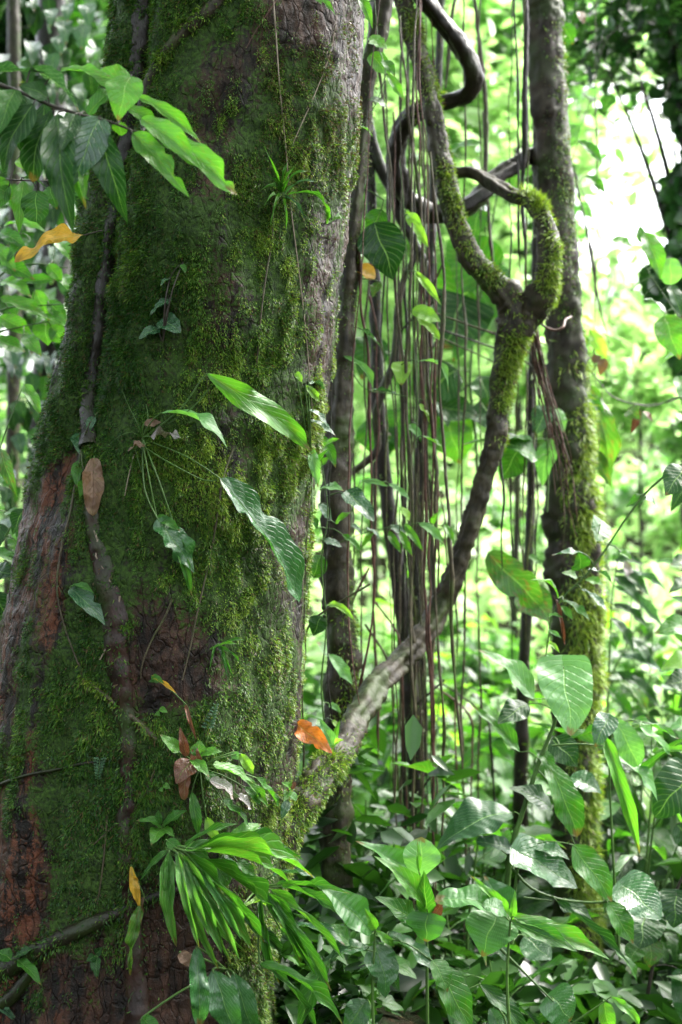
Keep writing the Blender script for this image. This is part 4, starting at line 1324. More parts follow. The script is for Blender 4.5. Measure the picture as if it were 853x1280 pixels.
# little fern
for (fx, fy, ex, ey, mt, lab) in [(260, 910, 272, 878, 'glaucous', 'tiny dark fern frond glistening above the silver leaf'), (125, 950, 122, 978, 'glaucous', 'tiny dark fern frond on the lower left bark'), (3, 1262, 18, 1275, 'glaucous', 'tiny dark fern frond in the bottom left corner')]:
    lf = []
    for k in range(8):
        f = k / 8
        x, y = fx + (ex - fx) * f, fy + (ey - fy) * f
        for sgn in (-1, 1):
            lf.append((x, y, 0.01, x + sgn * (9 - 6 * f), y - 2, 0.015, 4, 'oblong', mt, dict(up=0.6)))
    rt_ = epi('fern_frond', lab, 'fern', (fx, fy), [], [([(fx, fy, 0.008), ((fx + ex) / 2, (fy + ey) / 2, 0.012), (ex, ey, 0.012)], 0.0008, 0.0004)])
    for l_ in lf:
        add_leaf(rt_, tp(l_[0], l_[1], 0.01), tp(l_[3], l_[4], 0.016), 4 * K * 3.1, 'oblong', mt, up=0.5, name='leaflet', hero=False)
epi('seedling', 'small five-leaved glossy green rosette on the dark lower trunk', 'seedling', (202, 1034), [
    (202, 1034, 0.02, 170, 1026, 0.05, 14, 'ovate', 'mid', dict(up=0.7)), (202, 1036, 0.02, 189, 1057, 0.06, 18, 'ovate', 'bright', dict(up=0.5)), (204, 1032, 0.02, 234, 1013, 0.05, 18, 'ovate', 'mid', dict(up=0.6)),
    (204, 1036, 0.02, 218, 1046, 0.05, 11, 'ovate', 'bright', dict(up=0.6)), (200, 1030, 0.02, 198, 1012, 0.03, 10, 'ovate', 'mid', dict(up=0.4))])
for x, y, lab in [(204, 888, 'single tiny green leaf pressed on moss above the lower cluster'), (208, 983, 'pair of tiny round leaves left of the dead brown leaf')]:
    epi('seedling', lab, 'seedling', (x, y), [(x - 4, y - 3, 0.01, x + 6, y + 3, 0.02, 7, 'ovate', 'bright', {}), (x - 8, y + 2, 0.01, x - 4, y + 7, 0.02, 6, 'ovate', 'bright', {})])
epi('epiphyte_cluster', 'green leaf cluster with rusty dead leaves and a round silver leaf on the trunk', 'epiphyte', (250, 960), [
    (224, 940, 0.04, 200, 918, 0.06, 15, 'lance', 'bright', dict(up=0.5)), (234, 946, 0.05, 225, 908, 0.07, 11, 'lance', 'rust', dict(up=0.1, label='pointed rusty brown young leaf')),
    (248, 946, 0.05, 250, 925, 0.05, 20, 'ovate', 'bright', dict(up=0.3)), (252, 942, 0.05, 278, 940, 0.08, 12, 'ovate', 'bright', dict(up=0.5)),
    (238, 948, 0.04, 262, 972, 0.09, 15, 'lance', 'bright', dict(up=0.6)), (248, 958, 0.04, 244, 930, 0.05, 14, 'ovate', 'rust', dict(up=0.3)),
    (240, 950, 0.03, 220, 980, 0.05, 26, 'ovate', 'rust', dict(up=0.4)), (234, 960, 0.03, 230, 1000, 0.03, 14, 'oblong', 'rust', dict(up=0.2)),
    (266, 956, 0.06, 318, 980, 0.10, 20, 'ovate', 'bright', dict(up=0.65)), (300, 968, 0.07, 336, 1010, 0.08, 12, 'lance', 'bright', dict(up=0.5)), (320, 972, 0.06, 350, 1012, 0.08, 13, 'lance', 'mid', dict(up=0.6)),
    (262, 976, 0.08, 292, 998, 0.10, 28, 'round', 'silver', dict(up=0.7, label='round silver-brown veined leaf')), (298, 995, 0.08, 314, 1010, 0.08, 18, 'round', 'silver', dict(up=0.65, label='small round silvery leaf')),
    (278, 1000, 0.07, 312, 1034, 0.09, 17, 'lance', 'mid', dict(up=0.6)), (306, 984, 0.06, 326, 1006, 0.07, 12, 'lance', 'mid', {}),
    (300, 942, 0.05, 317, 968, 0.06, 12, 'ovate', 'lime', dict(up=0.2)), (292, 940, 0.04, 298, 950, 0.05, 10, 'ovate', 'pale', dict(up=0.2)),
    (240, 990, 0.04, 248, 1048, 0.04, 13, 'lance', 'mid', dict(up=0.2)), (258, 1021, 0.05, 277, 1058, 0.06, 13, 'lance', 'lime', dict(up=0.2)), (258, 968, 0.04, 275, 982, 0.07, 14, 'ovate', 'mid', dict(up=0.5))])
epi('seedling', 'small round-leaved sprout where the mossy branch meets the trunk', 'seedling', (362, 988), [
    (362, 988, 0.05, 352, 978, 0.07, 10, 'ovate', 'bright', {}), (362, 990, 0.05, 355, 1002, 0.07, 10, 'ovate', 'bright', {}), (364, 990, 0.05, 371, 1002, 0.07, 9, 'ovate', 'pale', dict(up=0.7)), (360, 1000, 0.04, 352, 1024, 0.05, 11, 'ovate', 'glaucous', {}),
    (364, 986, 0.04, 370, 978, 0.05, 6, 'round', 'rust', {})])
epi('fern_frond', 'brown-tipped dead frond hanging from the pale mossy rootlet', 'fern', (190, 845), [
    (190, 845, 0.01, 222, 868, 0.03, 7, 'strap', 'yellow', {}), (232, 880, 0.01, 246, 925, 0.03, 7, 'strap', 'rust', dict(up=0.2)), (190, 845, 0.01, 206, 855, 0.03, 8, 'ovate', 'mid', {}), (200, 850, 0.01, 186, 852, 0.02, 7, 'ovate', 'mid', {})])
epi('dead_frond', 'narrow yellow-brown dead frond hanging against the dark lower trunk', 'dead leaf', (165, 1082), [
    (164, 1082, 0.03, 176, 1140, 0.05, 10, 'lance', 'yellow', dict(up=0.2, wave=0.2)), (176, 1128, 0.05, 163, 1220, 0.05, 16, 'strap', 'spotted', dict(up=0.2, wave=0.15)), (180, 1120, 0.04, 172, 1170, 0.03, 9, 'lance', 'brown', dict(up=0.2))])
epi('seedling', 'little pair of green leaves in the bottom left corner of the trunk', 'seedling', (22, 1200), [
    (22, 1200, 0.03, 52, 1232, 0.05, 15, 'lance', 'mid', dict(up=0.6)), (20, 1196, 0.03, 42, 1186, 0.04, 14, 'ovate', 'dark', dict(up=0.6)), (14, 1200, 0.03, -6, 1190, 0.04, 20, 'ovate', 'mid', dict(up=0.6))])
epi('seedling', 'faint dark leaves on the bottom of the trunk above the mossy root', 'seedling', (120, 1195), [
    (120, 1195, 0.02, 108, 1202, 0.04, 10, 'ovate', 'dark', {}), (120, 1193, 0.02, 128, 1184, 0.04, 10, 'ovate', 'dark', {}), (122, 1196, 0.02, 122, 1224, 0.04, 12, 'ovate', 'dark', {})])
epi('climbing_vine', 'climber with wet narrow leaves on the right rim of the trunk at mid height', 'vine', (390, 600), [
    (384, 512, 0.02, 410, 535, 0.06, 12, 'lance', 'glaucous', dict(up=0.7)), (388, 525, 0.02, 420, 545, 0.06, 11, 'lance', 'glaucous', dict(up=0.7)), (386, 480, 0.02, 406, 490, 0.05, 12, 'lance', 'glaucous', dict(up=0.7)),
    (382, 482, 0.02, 400, 502, 0.04, 10, 'lance', 'lime', dict(up=0.2)), (390, 560, 0.02, 398, 610, 0.04, 13, 'lance', 'pale', dict(up=0.3)), (370, 465, 0.02, 378, 478, 0.03, 8, 'ovate', 'lime', {}), (392, 590, 0.02, 412, 560, 0.04, 8, 'lance', 'mid', {})],
    [([(385, 480, 0.006), (388, 530, 0.006), (390, 590, 0.006), (391, 640, 0.006)], 0.002, 0.0018)])

# strap-leaved plant at the foot of the trunk
epi('strap_leaved_plant', 'drooping strap-leaved palm-like plant at the foot of the trunk', 'plant', (206, 1062), [
    (212, 1066, 0.08, 221, 1184, 0.12, 25, 'strap', 'strap', dict(up=0.25, n=24)), (220, 1064, 0.10, 278, 1192, 0.16, 24, 'strap', 'strap', dict(up=0.35, n=24)),
    (226, 1068, 0.10, 318, 1192, 0.14, 24, 'strap', 'strap', dict(up=0.45, n=24)), (228, 1104, 0.07, 274, 1212, 0.11, 16, 'strap', 'strap', dict(up=0.3)),
    (228, 1096, 0.06, 310, 1192, 0.09, 16, 'strap', 'strap', dict(up=0.3)), (230, 1063, 0.12, 393, 1098, 0.20, 22, 'strap', 'bright', dict(up=0.75, arc=0.1)),
    (234, 1064, 0.11, 362, 1104, 0.17, 18, 'strap', 'bright', dict(up=0.65, arc=0.08)), (208, 1050, 0.07, 232, 1066, 0.1, 14, 'lance', 'mid', {}),
    (246, 1080, 0.10, 302, 1175, 0.15, 13, 'strap', 'pale', dict(up=0.4)), (214, 1070, 0.085, 212, 1150, 0.12, 14, 'strap', 'strap', dict(up=0.25)), (224, 1070, 0.10, 262, 1170, 0.17, 16, 'strap', 'strap', dict(up=0.35)), (232, 1080, 0.09, 290, 1205, 0.14, 15, 'strap', 'strap', dict(up=0.4)),
    (212, 1064, 0.09, 206, 1132, 0.11, 11, 'strap', 'mid', dict(up=0.3)), (222, 1066, 0.11, 250, 1186, 0.17, 14, 'strap', 'strap', dict(up=0.3)), (228, 1068, 0.11, 300, 1200, 0.16, 14, 'strap', 'strap', dict(up=0.4)),
    (232, 1066, 0.11, 332, 1180, 0.17, 14, 'strap', 'mid', dict(up=0.5)), (236, 1064, 0.11, 352, 1150, 0.17, 13, 'strap', 'mid', dict(up=0.6)), (236, 1060, 0.12, 380, 1076, 0.2, 13, 'strap', 'mid', dict(up=0.7)),
    (230, 1058, 0.1, 300, 1030, 0.14, 10, 'strap', 'mid', dict(up=0.5)), (210, 1062, 0.08, 176, 1100, 0.1, 10, 'strap', 'mid', dict(up=0.4))], r=0.003)
epi('strap_leaved_plant', 'second strap-leaved plant right of the first with leaves arching to the lower right', 'plant', (322, 1112), [
    (330, 1116, 0.10, 376, 1204, 0.15, 20, 'strap', 'bright', dict(up=0.45)), (336, 1116, 0.12, 415, 1240, 0.20, 20, 'strap', 'mid', dict(up=0.55)), (352, 1108, 0.12, 432, 1152, 0.2, 17, 'strap', 'mid', dict(up=0.7)),
    (325, 1204, 0.14, 430, 1284, 0.22, 22, 'strap', 'mid', dict(up=0.65)), (368, 1156, 0.1, 432, 1182, 0.16, 18, 'lance', 'glaucous', dict(up=0.7)), (332, 1132, 0.08, 300, 1136, 0.12, 9, 'lance', 'lime', {}),
    (350, 1160, 0.10, 412, 1240, 0.14, 12, 'strap', 'mid', dict(up=0.5)), (340, 1095, 0.09, 400, 1102, 0.14, 12, 'strap', 'glaucous', dict(up=0.8)), (300, 1140, 0.08, 352, 1190, 0.11, 14, 'lance', 'dark', {}), (334, 1114, 0.12, 396, 1222, 0.18, 14, 'strap', 'mid', dict(up=0.5)), (338, 1112, 0.12, 430, 1200, 0.2, 14, 'strap', 'bright', dict(up=0.6)), (345, 1106, 0.12, 440, 1118, 0.2, 13, 'strap', 'mid', dict(up=0.75)), (326, 1116, 0.1, 350, 1230, 0.14, 13, 'strap', 'mid', dict(up=0.4)), (330, 1200, 0.13, 398, 1290, 0.2, 14, 'strap', 'mid', dict(up=0.6))], r=0.0028)
epi('broad_leaved_plant', 'dark broad pointed leaves hanging at the bottom edge below the strap leaves', 'plant', (282, 1212), [
    (266, 1212, 0.10, 300, 1300, 0.14, 36, 'lance', 'wet', dict(up=0.4)), (292, 1216, 0.10, 322, 1300, 0.14, 30, 'lance', 'wet', dict(up=0.5)), (246, 1184, 0.09, 250, 1284, 0.12, 22, 'oblong', 'wet', dict(up=0.5, wave=0.14)),
    (225, 1190, 0.06, 240, 1210, 0.08, 16, 'ovate', 'brown', dict(up=0.5, wave=0.1)), (312, 1270, 0.05, 340, 1300, 0.1, 18, 'lance', 'dark', {}), (178, 1272, 0.05, 205, 1296, 0.1, 18, 'lance', 'mid', {})], r=0.003)
epi('seedling', 'glossy wet short-leaved plant between the silver leaf and the strap leaves', 'seedling', (284, 1062), [
    (286, 1056, 0.07, 328, 1030, 0.10, 20, 'lance', 'bright', dict(up=0.5)), (300, 1062, 0.06, 338, 1036, 0.08, 18, 'ovate', 'glaucous', dict(up=0.9)), (280, 1072, 0.05, 300, 1088, 0.08, 16, 'ovate', 'glaucous', dict(up=0.8)),
    (272, 1082, 0.04, 284, 1110, 0.07, 22, 'ovate', 'mid', dict(up=0.4)), (296, 1076, 0.05, 320, 1096, 0.07, 14, 'ovate', 'mid', {})])
ol = thing('dead_leaf', 'orange dead leaf lying on the mossy branch at the right foot of the trunk', 'dead leaf', W(394, 925, 3.35))
add_leaf(ol, W(370, 904, 3.33), W(416, 942, 3.28), 0.052, 'ovate', 'orange', up=0.3, wave=0.09, seed=1, n=20, bites=((1, 0.6, 0.35, 0.05), (-1, 0.35, 0.3, 0.05)))

# small plants growing on the mossy branch
plant('seedling', 'tiny pale-leaved seedling rooted on the slanting liana above the orange leaf', 'seedling', W(418, 935, 3.5), [
    (418, 935, 400, 898, 14, 'ovate', 'pale'), (418, 935, 432, 925, 8, 'lance', 'lime'), (418, 932, 425, 900, 7, 'lance', 'bright')], [([(418, 940), (418, 930)], 0.002, 0.001)], Y=3.42)
cp_ = plant('climbing_vine', 'climber with oval and lance leaves on the grey liana beside the trunk', 'vine', W(410, 940, 3.72), [
    (392, 722, 402, 694, 24, 'round', 'mid', dict(up=0.15)), (400, 612, 430, 614, 18, 'ovate', 'pale', dict(up=0.6)), (412, 818, 441, 856, 16, 'lance', 'pale', dict(up=0.4)),
    (410, 756, 446, 778, 9, 'lance', 'lime', dict(arc=0.3)), (438, 618, 468, 652, 24, 'cordate', 'glaucous', dict(up=0.7)), (398, 630, 415, 650, 14, 'lance', 'glaucous'),
    (402, 545, 420, 585, 14, 'lance', 'mid'), (402, 560, 425, 548, 9, 'lance', 'bright'), (398, 590, 416, 570, 10, 'lance', 'bright'), (405, 675, 428, 684, 12, 'lance', 'glaucous'), (428, 668, 452, 690, 8, 'lance', 'mid'),
    (402, 770, 392, 795, 22, 'ovate', 'dark', dict(up=0.2)), (420, 655, 440, 640, 8, 'lance', 'bright'), (415, 900, 436, 925, 9, 'lance', 'lime'), (412, 880, 428, 892, 8, 'lance', 'pale'), (396, 660, 388, 640, 8, 'ovate', 'mid')],
    [([(410, 940), (402, 860), (408, 780), (402, 700), (410, 640), (400, 560), (396, 500)], 0.0024, 0.0014)], Y=3.7)
plant('climbing_vine', 'slender vine with small bright pointed leaves draped across the hanging roots at mid height', 'vine', W(440, 640, 3.9), [
    (486, 664, 502, 692, 9, 'lance', 'bright', dict(up=0.2)), (500, 664, 516, 696, 9, 'lance', 'bright', dict(up=0.2)), (488, 658, 508, 668, 12, 'lance', 'glaucous'), (506, 655, 530, 690, 9, 'lance', 'bright', dict(up=0.2)),
    (500, 634, 512, 652, 10, 'lance', 'lime'), (524, 654, 556, 680, 12, 'lance', 'pale'), (556, 655, 568, 682, 8, 'lance', 'bright'), (452, 600, 486, 608, 8, 'lance', 'pale'), (486, 605, 513, 625, 9, 'lance', 'pale'),
    (470, 665, 450, 690, 8, 'lance', 'bright'), (540, 655, 548, 640, 7, 'lance', 'bright'), (458, 660, 478, 676, 10, 'ovate', 'glaucous'), (440, 655, 452, 668, 8, 'ovate', 'glaucous')],
    [([(420, 680), (450, 668), (480, 660), (510, 655), (540, 655), (565, 660)], 0.0012, 0.0008), ([(440, 640), (450, 604), (480, 602)], 0.0012, 0.0008)], Y=3.9)

# ------------------------------------------------------------------ leaves hanging among the lianas (upper centre)
plant('climbing_vine', 'vine with lime leaf pairs and yellowing leaf climbing the hanging roots at upper centre', 'vine', W(520, 560, 4.0), [
    (507, 264, 536, 310, 13, 'lance', 'lime', dict(up=0.15)), (510, 268, 528, 282, 12, 'lance', 'lime', dict(up=0.15)), (520, 340, 552, 382, 10, 'lance', 'lime', dict(up=0.2)), (515, 388, 551, 402, 19, 'ovate', 'lime', dict(up=0.2)),
    (522, 396, 553, 428, 12, 'lance', 'lime', dict(up=0.2)), (502, 456, 502, 482, 22, 'cordate', 'lime', dict(up=0.1)), (522, 452, 560, 492, 8, 'lance', 'pale', dict(arc=0.35)), (524, 505, 538, 530, 14, 'ovate', 'lime'),
    (512, 530, 526, 548, 12, 'lance', 'pale'), (528, 545, 556, 562, 8, 'lance', 'bright')],
    [([(520, 560), (522, 500), (518, 440), (514, 380), (508, 320), (505, 262), (500, 200)], 0.0018, 0.001)], Y=3.95)
plant('climbing_vine', 'vine with one large dark leaf and a yellowing leaf beside the trunk rim', 'vine', W(440, 420, 4.0), [
    (468, 278, 492, 350, 52, 'ovate', 'dark', dict(up=0.2)), (478, 262, 462, 300, 26, 'ovate', 'mid', dict(up=0.2)), (470, 346, 435, 333, 17, 'ovate', 'yellow', dict(up=0.2, label='yellowing leaf with brown tip')), (474, 352, 466, 372, 14, 'ovate', 'spotted'),
    (440, 235, 456, 256, 8, 'lance', 'glaucous'), (430, 445, 466, 492, 9, 'lance', 'pale', dict(arc=0.3)), (420, 450, 442, 478, 26, 'ovate', 'mid', dict(up=0.1)), (448, 410, 478, 436, 24, 'ovate', 'glaucous', dict(up=0.95)),
    (462, 488, 500, 494, 14, 'lance', 'glaucous', dict(up=0.9))],
    [([(440, 420), (445, 370), (455, 320), (472, 276), (480, 250)], 0.002, 0.0012), ([(430, 445), (455, 485), (490, 492), (530, 500)], 0.0016, 0.001)], Y=3.95)
plant('climbing_vine', 'bright oval leaves hanging at the top beside the right rim of the trunk', 'vine', W(466, -30, 3.7), [
    (476, 56, 460, 54, 20, 'ovate', 'bright', dict(up=0.5)), (462, 46, 484, 62, 18, 'ovate', 'bright'), (462, 68, 488, 96, 22, 'ovate', 'bright', dict(up=0.2)), (478, 76, 494, 96, 14, 'lance', 'mid'), (484, 92, 505, 126, 12, 'lance', 'bright', dict(up=0.2)),
    (462, 124, 484, 136, 16, 'ovate', 'dark'), (448, 158, 466, 172, 8, 'lance', 'bright'), (450, 8, 466, 30, 12, 'lance', 'bright')], [([(466, -30), (470, 20), (474, 60), (482, 90), (470, 130), (452, 160)], 0.0016, 0.001)], Y=3.7)
plant('philodendron', 'climbing philodendron with huge dark heart leaves behind the forked liana', 'climbing plant', W(600, 640, 4.9), [
    (598, 352, 548, 400, 92, 'cordate', 'mid', dict(up=0.1, roll=0.15)), (606, 340, 560, 300, 66, 'cordate', 'mid', dict(up=0.15)), (578, 378, 556, 436, 80, 'cordate', 'dark', dict(up=0.1)), (520, 440, 505, 500, 60, 'ovate', 'mid', dict(up=0.1)), (600, 500, 632, 545, 44, 'ovate', 'dark', dict(up=0.3)), (470, 420, 452, 475, 44, 'ovate', 'dark', dict(up=0.15)), (470, 520, 480, 580, 46, 'ovate', 'mid', dict(up=0.1)),
    (572, 462, 528, 500, 54, 'ovate', 'dark', dict(up=0.3)), (540, 505, 600, 522, 36, 'ovate', 'dark', dict(up=0.3)), (560, 508, 590, 545, 34, 'ovate', 'bright', dict(up=0.1)), (524, 520, 552, 566, 34, 'ovate', 'mid', dict(up=0.2)),
    (500, 512, 488, 565, 50, 'ovate', 'mid', dict(up=0.1)), (560, 528, 575, 580, 46, 'ovate', 'bright', dict(up=0.1)), (545, 500, 560, 535, 24, 'lance', 'glaucous', dict(up=0.8)), (600, 470, 612, 510, 30, 'lance', 'dark'),
    (620, 330, 628, 380, 30, 'ovate', 'glaucous', dict(up=0.6)), (590, 420, 566, 452, 24, 'ovate', 'mid'), (560, 190, 604, 178, 22, 'lance', 'mid', dict(up=0.5)), (600, 262, 590, 300, 26, 'ovate', 'mid'), (655, 205, 640, 240, 30, 'ovate', 'bright')],
    [([(600, 640), (594, 540), (588, 480), (592, 420), (604, 352), (612, 300), (622, 240)], 0.006, 0.003), ([(588, 480), (560, 500), (530, 512)], 0.004, 0.002)], Y=4.9)
plant('philodendron', 'broad ragged leaves spreading flat beside the dark side of the slender tree', 'climbing plant', W(680, 640, 4.55), [
    (664, 552, 578, 556, 40, 'ovate', 'dark', dict(up=0.65, roll=0.25)), (672, 572, 620, 552, 34, 'ovate', 'mid', dict(up=0.5)), (650, 560, 626, 600, 36, 'ovate', 'mid', dict(up=0.1)),
    (690, 508, 668, 545, 28, 'ovate', 'glaucous', dict(up=0.6)), (690, 548, 678, 608, 24, 'lance', 'pale', dict(up=0.5)), (696, 510, 705, 542, 14, 'lance', 'pale', dict(up=0.5))],
    [([(684, 640), (686, 580), (684, 540), (690, 500)], 0.003, 0.002)], Y=4.4)
plant('hanging_leaf_plant', 'broad mottled brown-and-green leaf slanting down left of the slender tree', 'climbing plant', W(690, 800, 4.45), [
    (610, 690, 676, 758, 40, 'oblong', 'spotted', dict(up=0.1, bites=((-1, 0.5, 0.3, 0.05), (1, 0.7, 0.4, 0.06)), wave=0.06)), (652, 735, 690, 778, 40, 'ovate', 'spotted', dict(up=0.1)), (660, 695, 676, 706, 10, 'lance', 'bright')],
    [([(690, 800), (684, 770), (676, 748)], 0.003, 0.0015)], Y=4.4)

# ------------------------------------------------------------------ right side, upper
plant('climbing_vine', 'thin vine with lime drooping leaves against the white glare right of the slender tree', 'vine', W(718, 470, 4.7), [
    (716, 402, 728, 442, 15, 'lance', 'lime', dict(up=0.1)), (738, 412, 758, 452, 16, 'lance', 'lime', dict(up=0.1)), (722, 392, 752, 414, 12, 'lance', 'lime'), (724, 176, 753, 206, 14, 'lance', 'mid', dict(up=0.2)),
    (732, 220, 758, 244, 12, 'lance', 'mid', dict(up=0.2)), (756, 448, 750, 470, 12, 'ovate', 'brown', dict(up=0.1)), (740, 452, 752, 445, 12, 'ovate', 'brown'), (722, 300, 742, 305, 14, 'lance', 'lime'), (765, 300, 792, 312, 16, 'lance', 'bright'),
    (738, 480, 762, 606, 24, 'lance', 'spotted', dict(up=0.1, wave=0.08)), (742, 560, 765, 610, 16, 'lance', 'spotted', dict(up=0.1)), (728, 488, 756, 518, 12, 'lance', 'mid', dict(up=0.2)), (700, 580, 740, 622, 8, 'lance', 'bright'),
    (705, 30, 716, 56, 20, 'ovate', 'mid', dict(up=0.1)), (704, 12, 700, 42, 18, 'ovate', 'dark', dict(up=0.1))],
    [([(718, 470), (708, 420), (706, 396), (730, 405), (762, 420), (790, 432), (830, 460)], 0.0022, 0.001), ([(718, 440), (740, 465), (765, 495), (795, 505), (825, 505), (853, 496)], 0.002, 0.003),
     ([(724, 176), (716, 200), (722, 222), (735, 260), (745, 300)], 0.0014, 0.001), ([(718, 300), (745, 302), (790, 305), (800, 300)], 0.0012, 0.001), ([(736, 470), (738, 482), (742, 520)], 0.0015, 0.001), ([(706, 396), (704, 200), (702, 10)], 0.0012, 0.0012)], Y=4.7, stem_mat='twig')
plant('hanging_vine', 'vine with large pale translucent leaves hanging at the right edge', 'vine', W(870, 520, 4.3), [
    (806, 290, 826, 350, 24, 'lance', 'bright', dict(up=0.1)), (804, 305, 800, 282, 12, 'lance', 'mid'), (838, 322, 838, 356, 26, 'round', 'pale', dict(up=0.1)), (790, 362, 806, 372, 10, 'lance', 'mid'), (803, 374, 834, 392, 16, 'lance', 'glaucous', dict(up=0.9)),
    (830, 395, 850, 450, 34, 'ovate', 'bright', dict(up=0.1)), (862, 440, 822, 462, 30, 'ovate', 'pale', dict(up=0.8)), (800, 512, 789, 542, 9, 'lance', 'rust', dict(up=0.1)), (804, 514, 816, 528, 7, 'lance', 'brown'), (786, 512, 800, 525, 18, 'ovate', 'spotted', dict(up=0.1)),
    (838, 356, 853, 400, 20, 'ovate', 'dark'), (846, 470, 860, 520, 26, 'ovate', 'mid')],
    [([(870, 520), (850, 496), (820, 508), (795, 506)], 0.003, 0.0015), ([(870, 450), (850, 400), (832, 372), (806, 330), (803, 300)], 0.002, 0.001)], Y=4.3)
plant('climbing_vine', 'vine with small heart leaves arching in from the right edge across the slender tree', 'vine', W(695, 860, 3.75), [
    (856, 584, 832, 620, 34, 'ovate', 'dark', dict(up=0.1)), (808, 622, 783, 634, 15, 'ovate', 'mid', dict(up=0.5)), (800, 622, 823, 638, 14, 'lance', 'glaucous', dict(up=0.6)),
    (751, 656, 745, 676, 29, 'cordate', 'mid', dict(up=0.05, back=0.3)), (730, 692, 690, 694, 15, 'ovate', 'glaucous', dict(up=0.85)), (726, 712, 724, 690, 22, 'ovate', 'mid', dict(up=0.1)), (722, 722, 702, 716, 12, 'lance', 'bright'),
    (732, 724, 754, 732, 14, 'lance', 'bright'), (698, 748, 663, 725, 12, 'lance', 'bright', dict(arc=0.2)), (704, 750, 738, 776, 14, 'lance', 'mid'), (727, 736, 760, 766, 13, 'lance', 'glaucous', dict(up=0.8)), (700, 758, 716, 776, 10, 'lance', 'bright'),
    (735, 712, 768, 735, 12, 'lance', 'glaucous', dict(up=0.8)), (686, 772, 704, 772, 6, 'lance', 'pale'), (686, 788, 702, 798, 6, 'lance', 'pale'), (684, 804, 700, 816, 7, 'lance', 'lime'), (682, 818, 698, 828, 6, 'lance', 'pale'), (776, 690, 790, 700, 9, 'lance', 'bright')],
    [([(870, 572), (840, 588), (806, 618), (780, 652), (755, 690), (730, 722), (704, 746), (690, 770), (684, 810), (676, 850)], 0.0036, 0.0016), ([(747, 680), (748, 668), (750, 656)], 0.0012, 0.001)], Y=3.75)
plant('dead_twig', 'pinkish dead leaf stalk hanging limp from the vine in front of the slender tree', 'twig', W(695, 750, 3.74), [
    (697, 752, 706, 806, 7, 'strap', 'rust', dict(up=0.2))], [([(692, 744), (698, 760), (704, 785), (706, 806)], 0.0016, 0.002)], Y=3.73, stem_mat='redroot')

# dark narrow-leaved shrub, right middle
lv = []
for bx, by, tx, ty, w, mk_ in [(772, 712, 812, 746, 14, 'dark'), (772, 716, 836, 742, 10, 'glaucous'), (768, 720, 800, 756, 16, 'dark'), (768, 732, 832, 790, 12, 'glaucous'), (764, 772, 792, 816, 14, 'dark'), (766, 755, 810, 786, 13, 'dark'),
                               (790, 800, 812, 835, 14, 'dark'), (765, 700, 790, 690, 12, 'mid'), (770, 700, 805, 706, 12, 'dark'), (764, 790, 770, 812, 12, 'mid'), (780, 700, 788, 735, 12, 'silver'), (775, 820, 830, 842, 13, 'glaucous'),
                               (770, 840, 822, 880, 15, 'dark'), (775, 850, 812, 900, 14, 'spotted'), (760, 860, 790, 900, 14, 'mid'), (820, 702, 852, 712, 12, 'mid')]:
    lv.append((bx, by, tx, ty, w, 'lance', mk_, dict(up=0.5, arc=0.13)))
plant('shrub', 'dark narrow-leaved shrub just right of the slender tree before the bright hillside', 'shrub', W(758, 1100, 4.9), lv,
      [([(758, 1100), (758, 950), (762, 820), (766, 740), (775, 690)], 0.006, 0.002), ([(760, 850), (785, 800), (790, 740)], 0.003, 0.0015)], Y=4.9)
plant('shrub', 'broad lime and dark leaves entering from the right edge at mid height', 'shrub', W(900, 1100, 4.3), [
    (866, 786, 818, 792, 30, 'lance', 'mid'), (870, 820, 826, 838, 24, 'ovate', 'lime'), (866, 850, 832, 856, 34, 'ovate', 'dark'), (862, 700, 838, 706, 18, 'lance', 'dark'), (866, 730, 836, 742, 20, 'ovate', 'dark'), (866, 600, 838, 640, 20, 'ovate', 'dark'),
    (870, 640, 850, 690, 16, 'ovate', 'mid'), (868, 905, 836, 912, 26, 'ovate', 'pale'), (862, 760, 836, 745, 14, 'ovate', 'mid')],
    [([(900, 1100), (890, 900), (880, 800), (868, 640)], 0.006, 0.003)], Y=4.3)

# ------------------------------------------------------------------ lower right broad-leaved plants
plant('broad_leaved_shrub', 'shrub with one big pale ribbed leaf at the top of its dark upright stem', 'shrub', W(636, 1110, 3.7), [
    (704, 832, 714, 920, 64, 'cordate', 'pale', dict(up=0.45, corr=0.012, ncorr=9, n=40, m=4, dt=-0.1)), (668, 874, 598, 812, 32, 'ovate', 'pale', dict(up=0.75, corr=0.008, n=36, m=4)),
    (704, 838, 740, 880, 28, 'ovate', 'pale', dict(up=0.75)), (760, 898, 744, 934, 26, 'cordate', 'glaucous', dict(up=0.5)),
    (684, 954, 722, 1046, 34, 'oblong', 'mid', dict(up=0.3, corr=0.01, ncorr=9, n=36, m=4)), (712, 972, 752, 992, 30, 'ovate', 'wet', dict(up=0.7)),
    (690, 1012, 636, 985, 32, 'ovate', 'dark', dict(up=0.6)), (640, 1016, 546, 1062, 56, 'ovate', 'quiltd', dict(up=0.6)), (595, 1052, 650, 1070, 26, 'ovate', 'quiltd', dict(up=0.7)),
    (690, 924, 722, 958, 36, 'ovate', 'dark', dict(up=0.2, dY=0.12)), (672, 938, 696, 966, 16, 'lance', 'mid', {}), (660, 880, 622, 905, 30, 'lance', 'dark', dict(up=0.5, dY=0.1)),
    (650, 940, 590, 882, 18, 'lance', 'mid', dict(up=0.5, dY=0.1))],
    [([(630, 1140), (640, 1060), (655, 1010), (675, 950), (693, 905), (698, 880)], 0.009, 0.004), ([(690, 932), (720, 930), (756, 932)], 0.003, 0.002), ([(640, 1060), (632, 1078), (636, 1100)], 0.003, 0.002), ([(672, 962), (690, 985), (716, 1050), (722, 1060)], 0.0022, 0.0014)], Y=3.7)
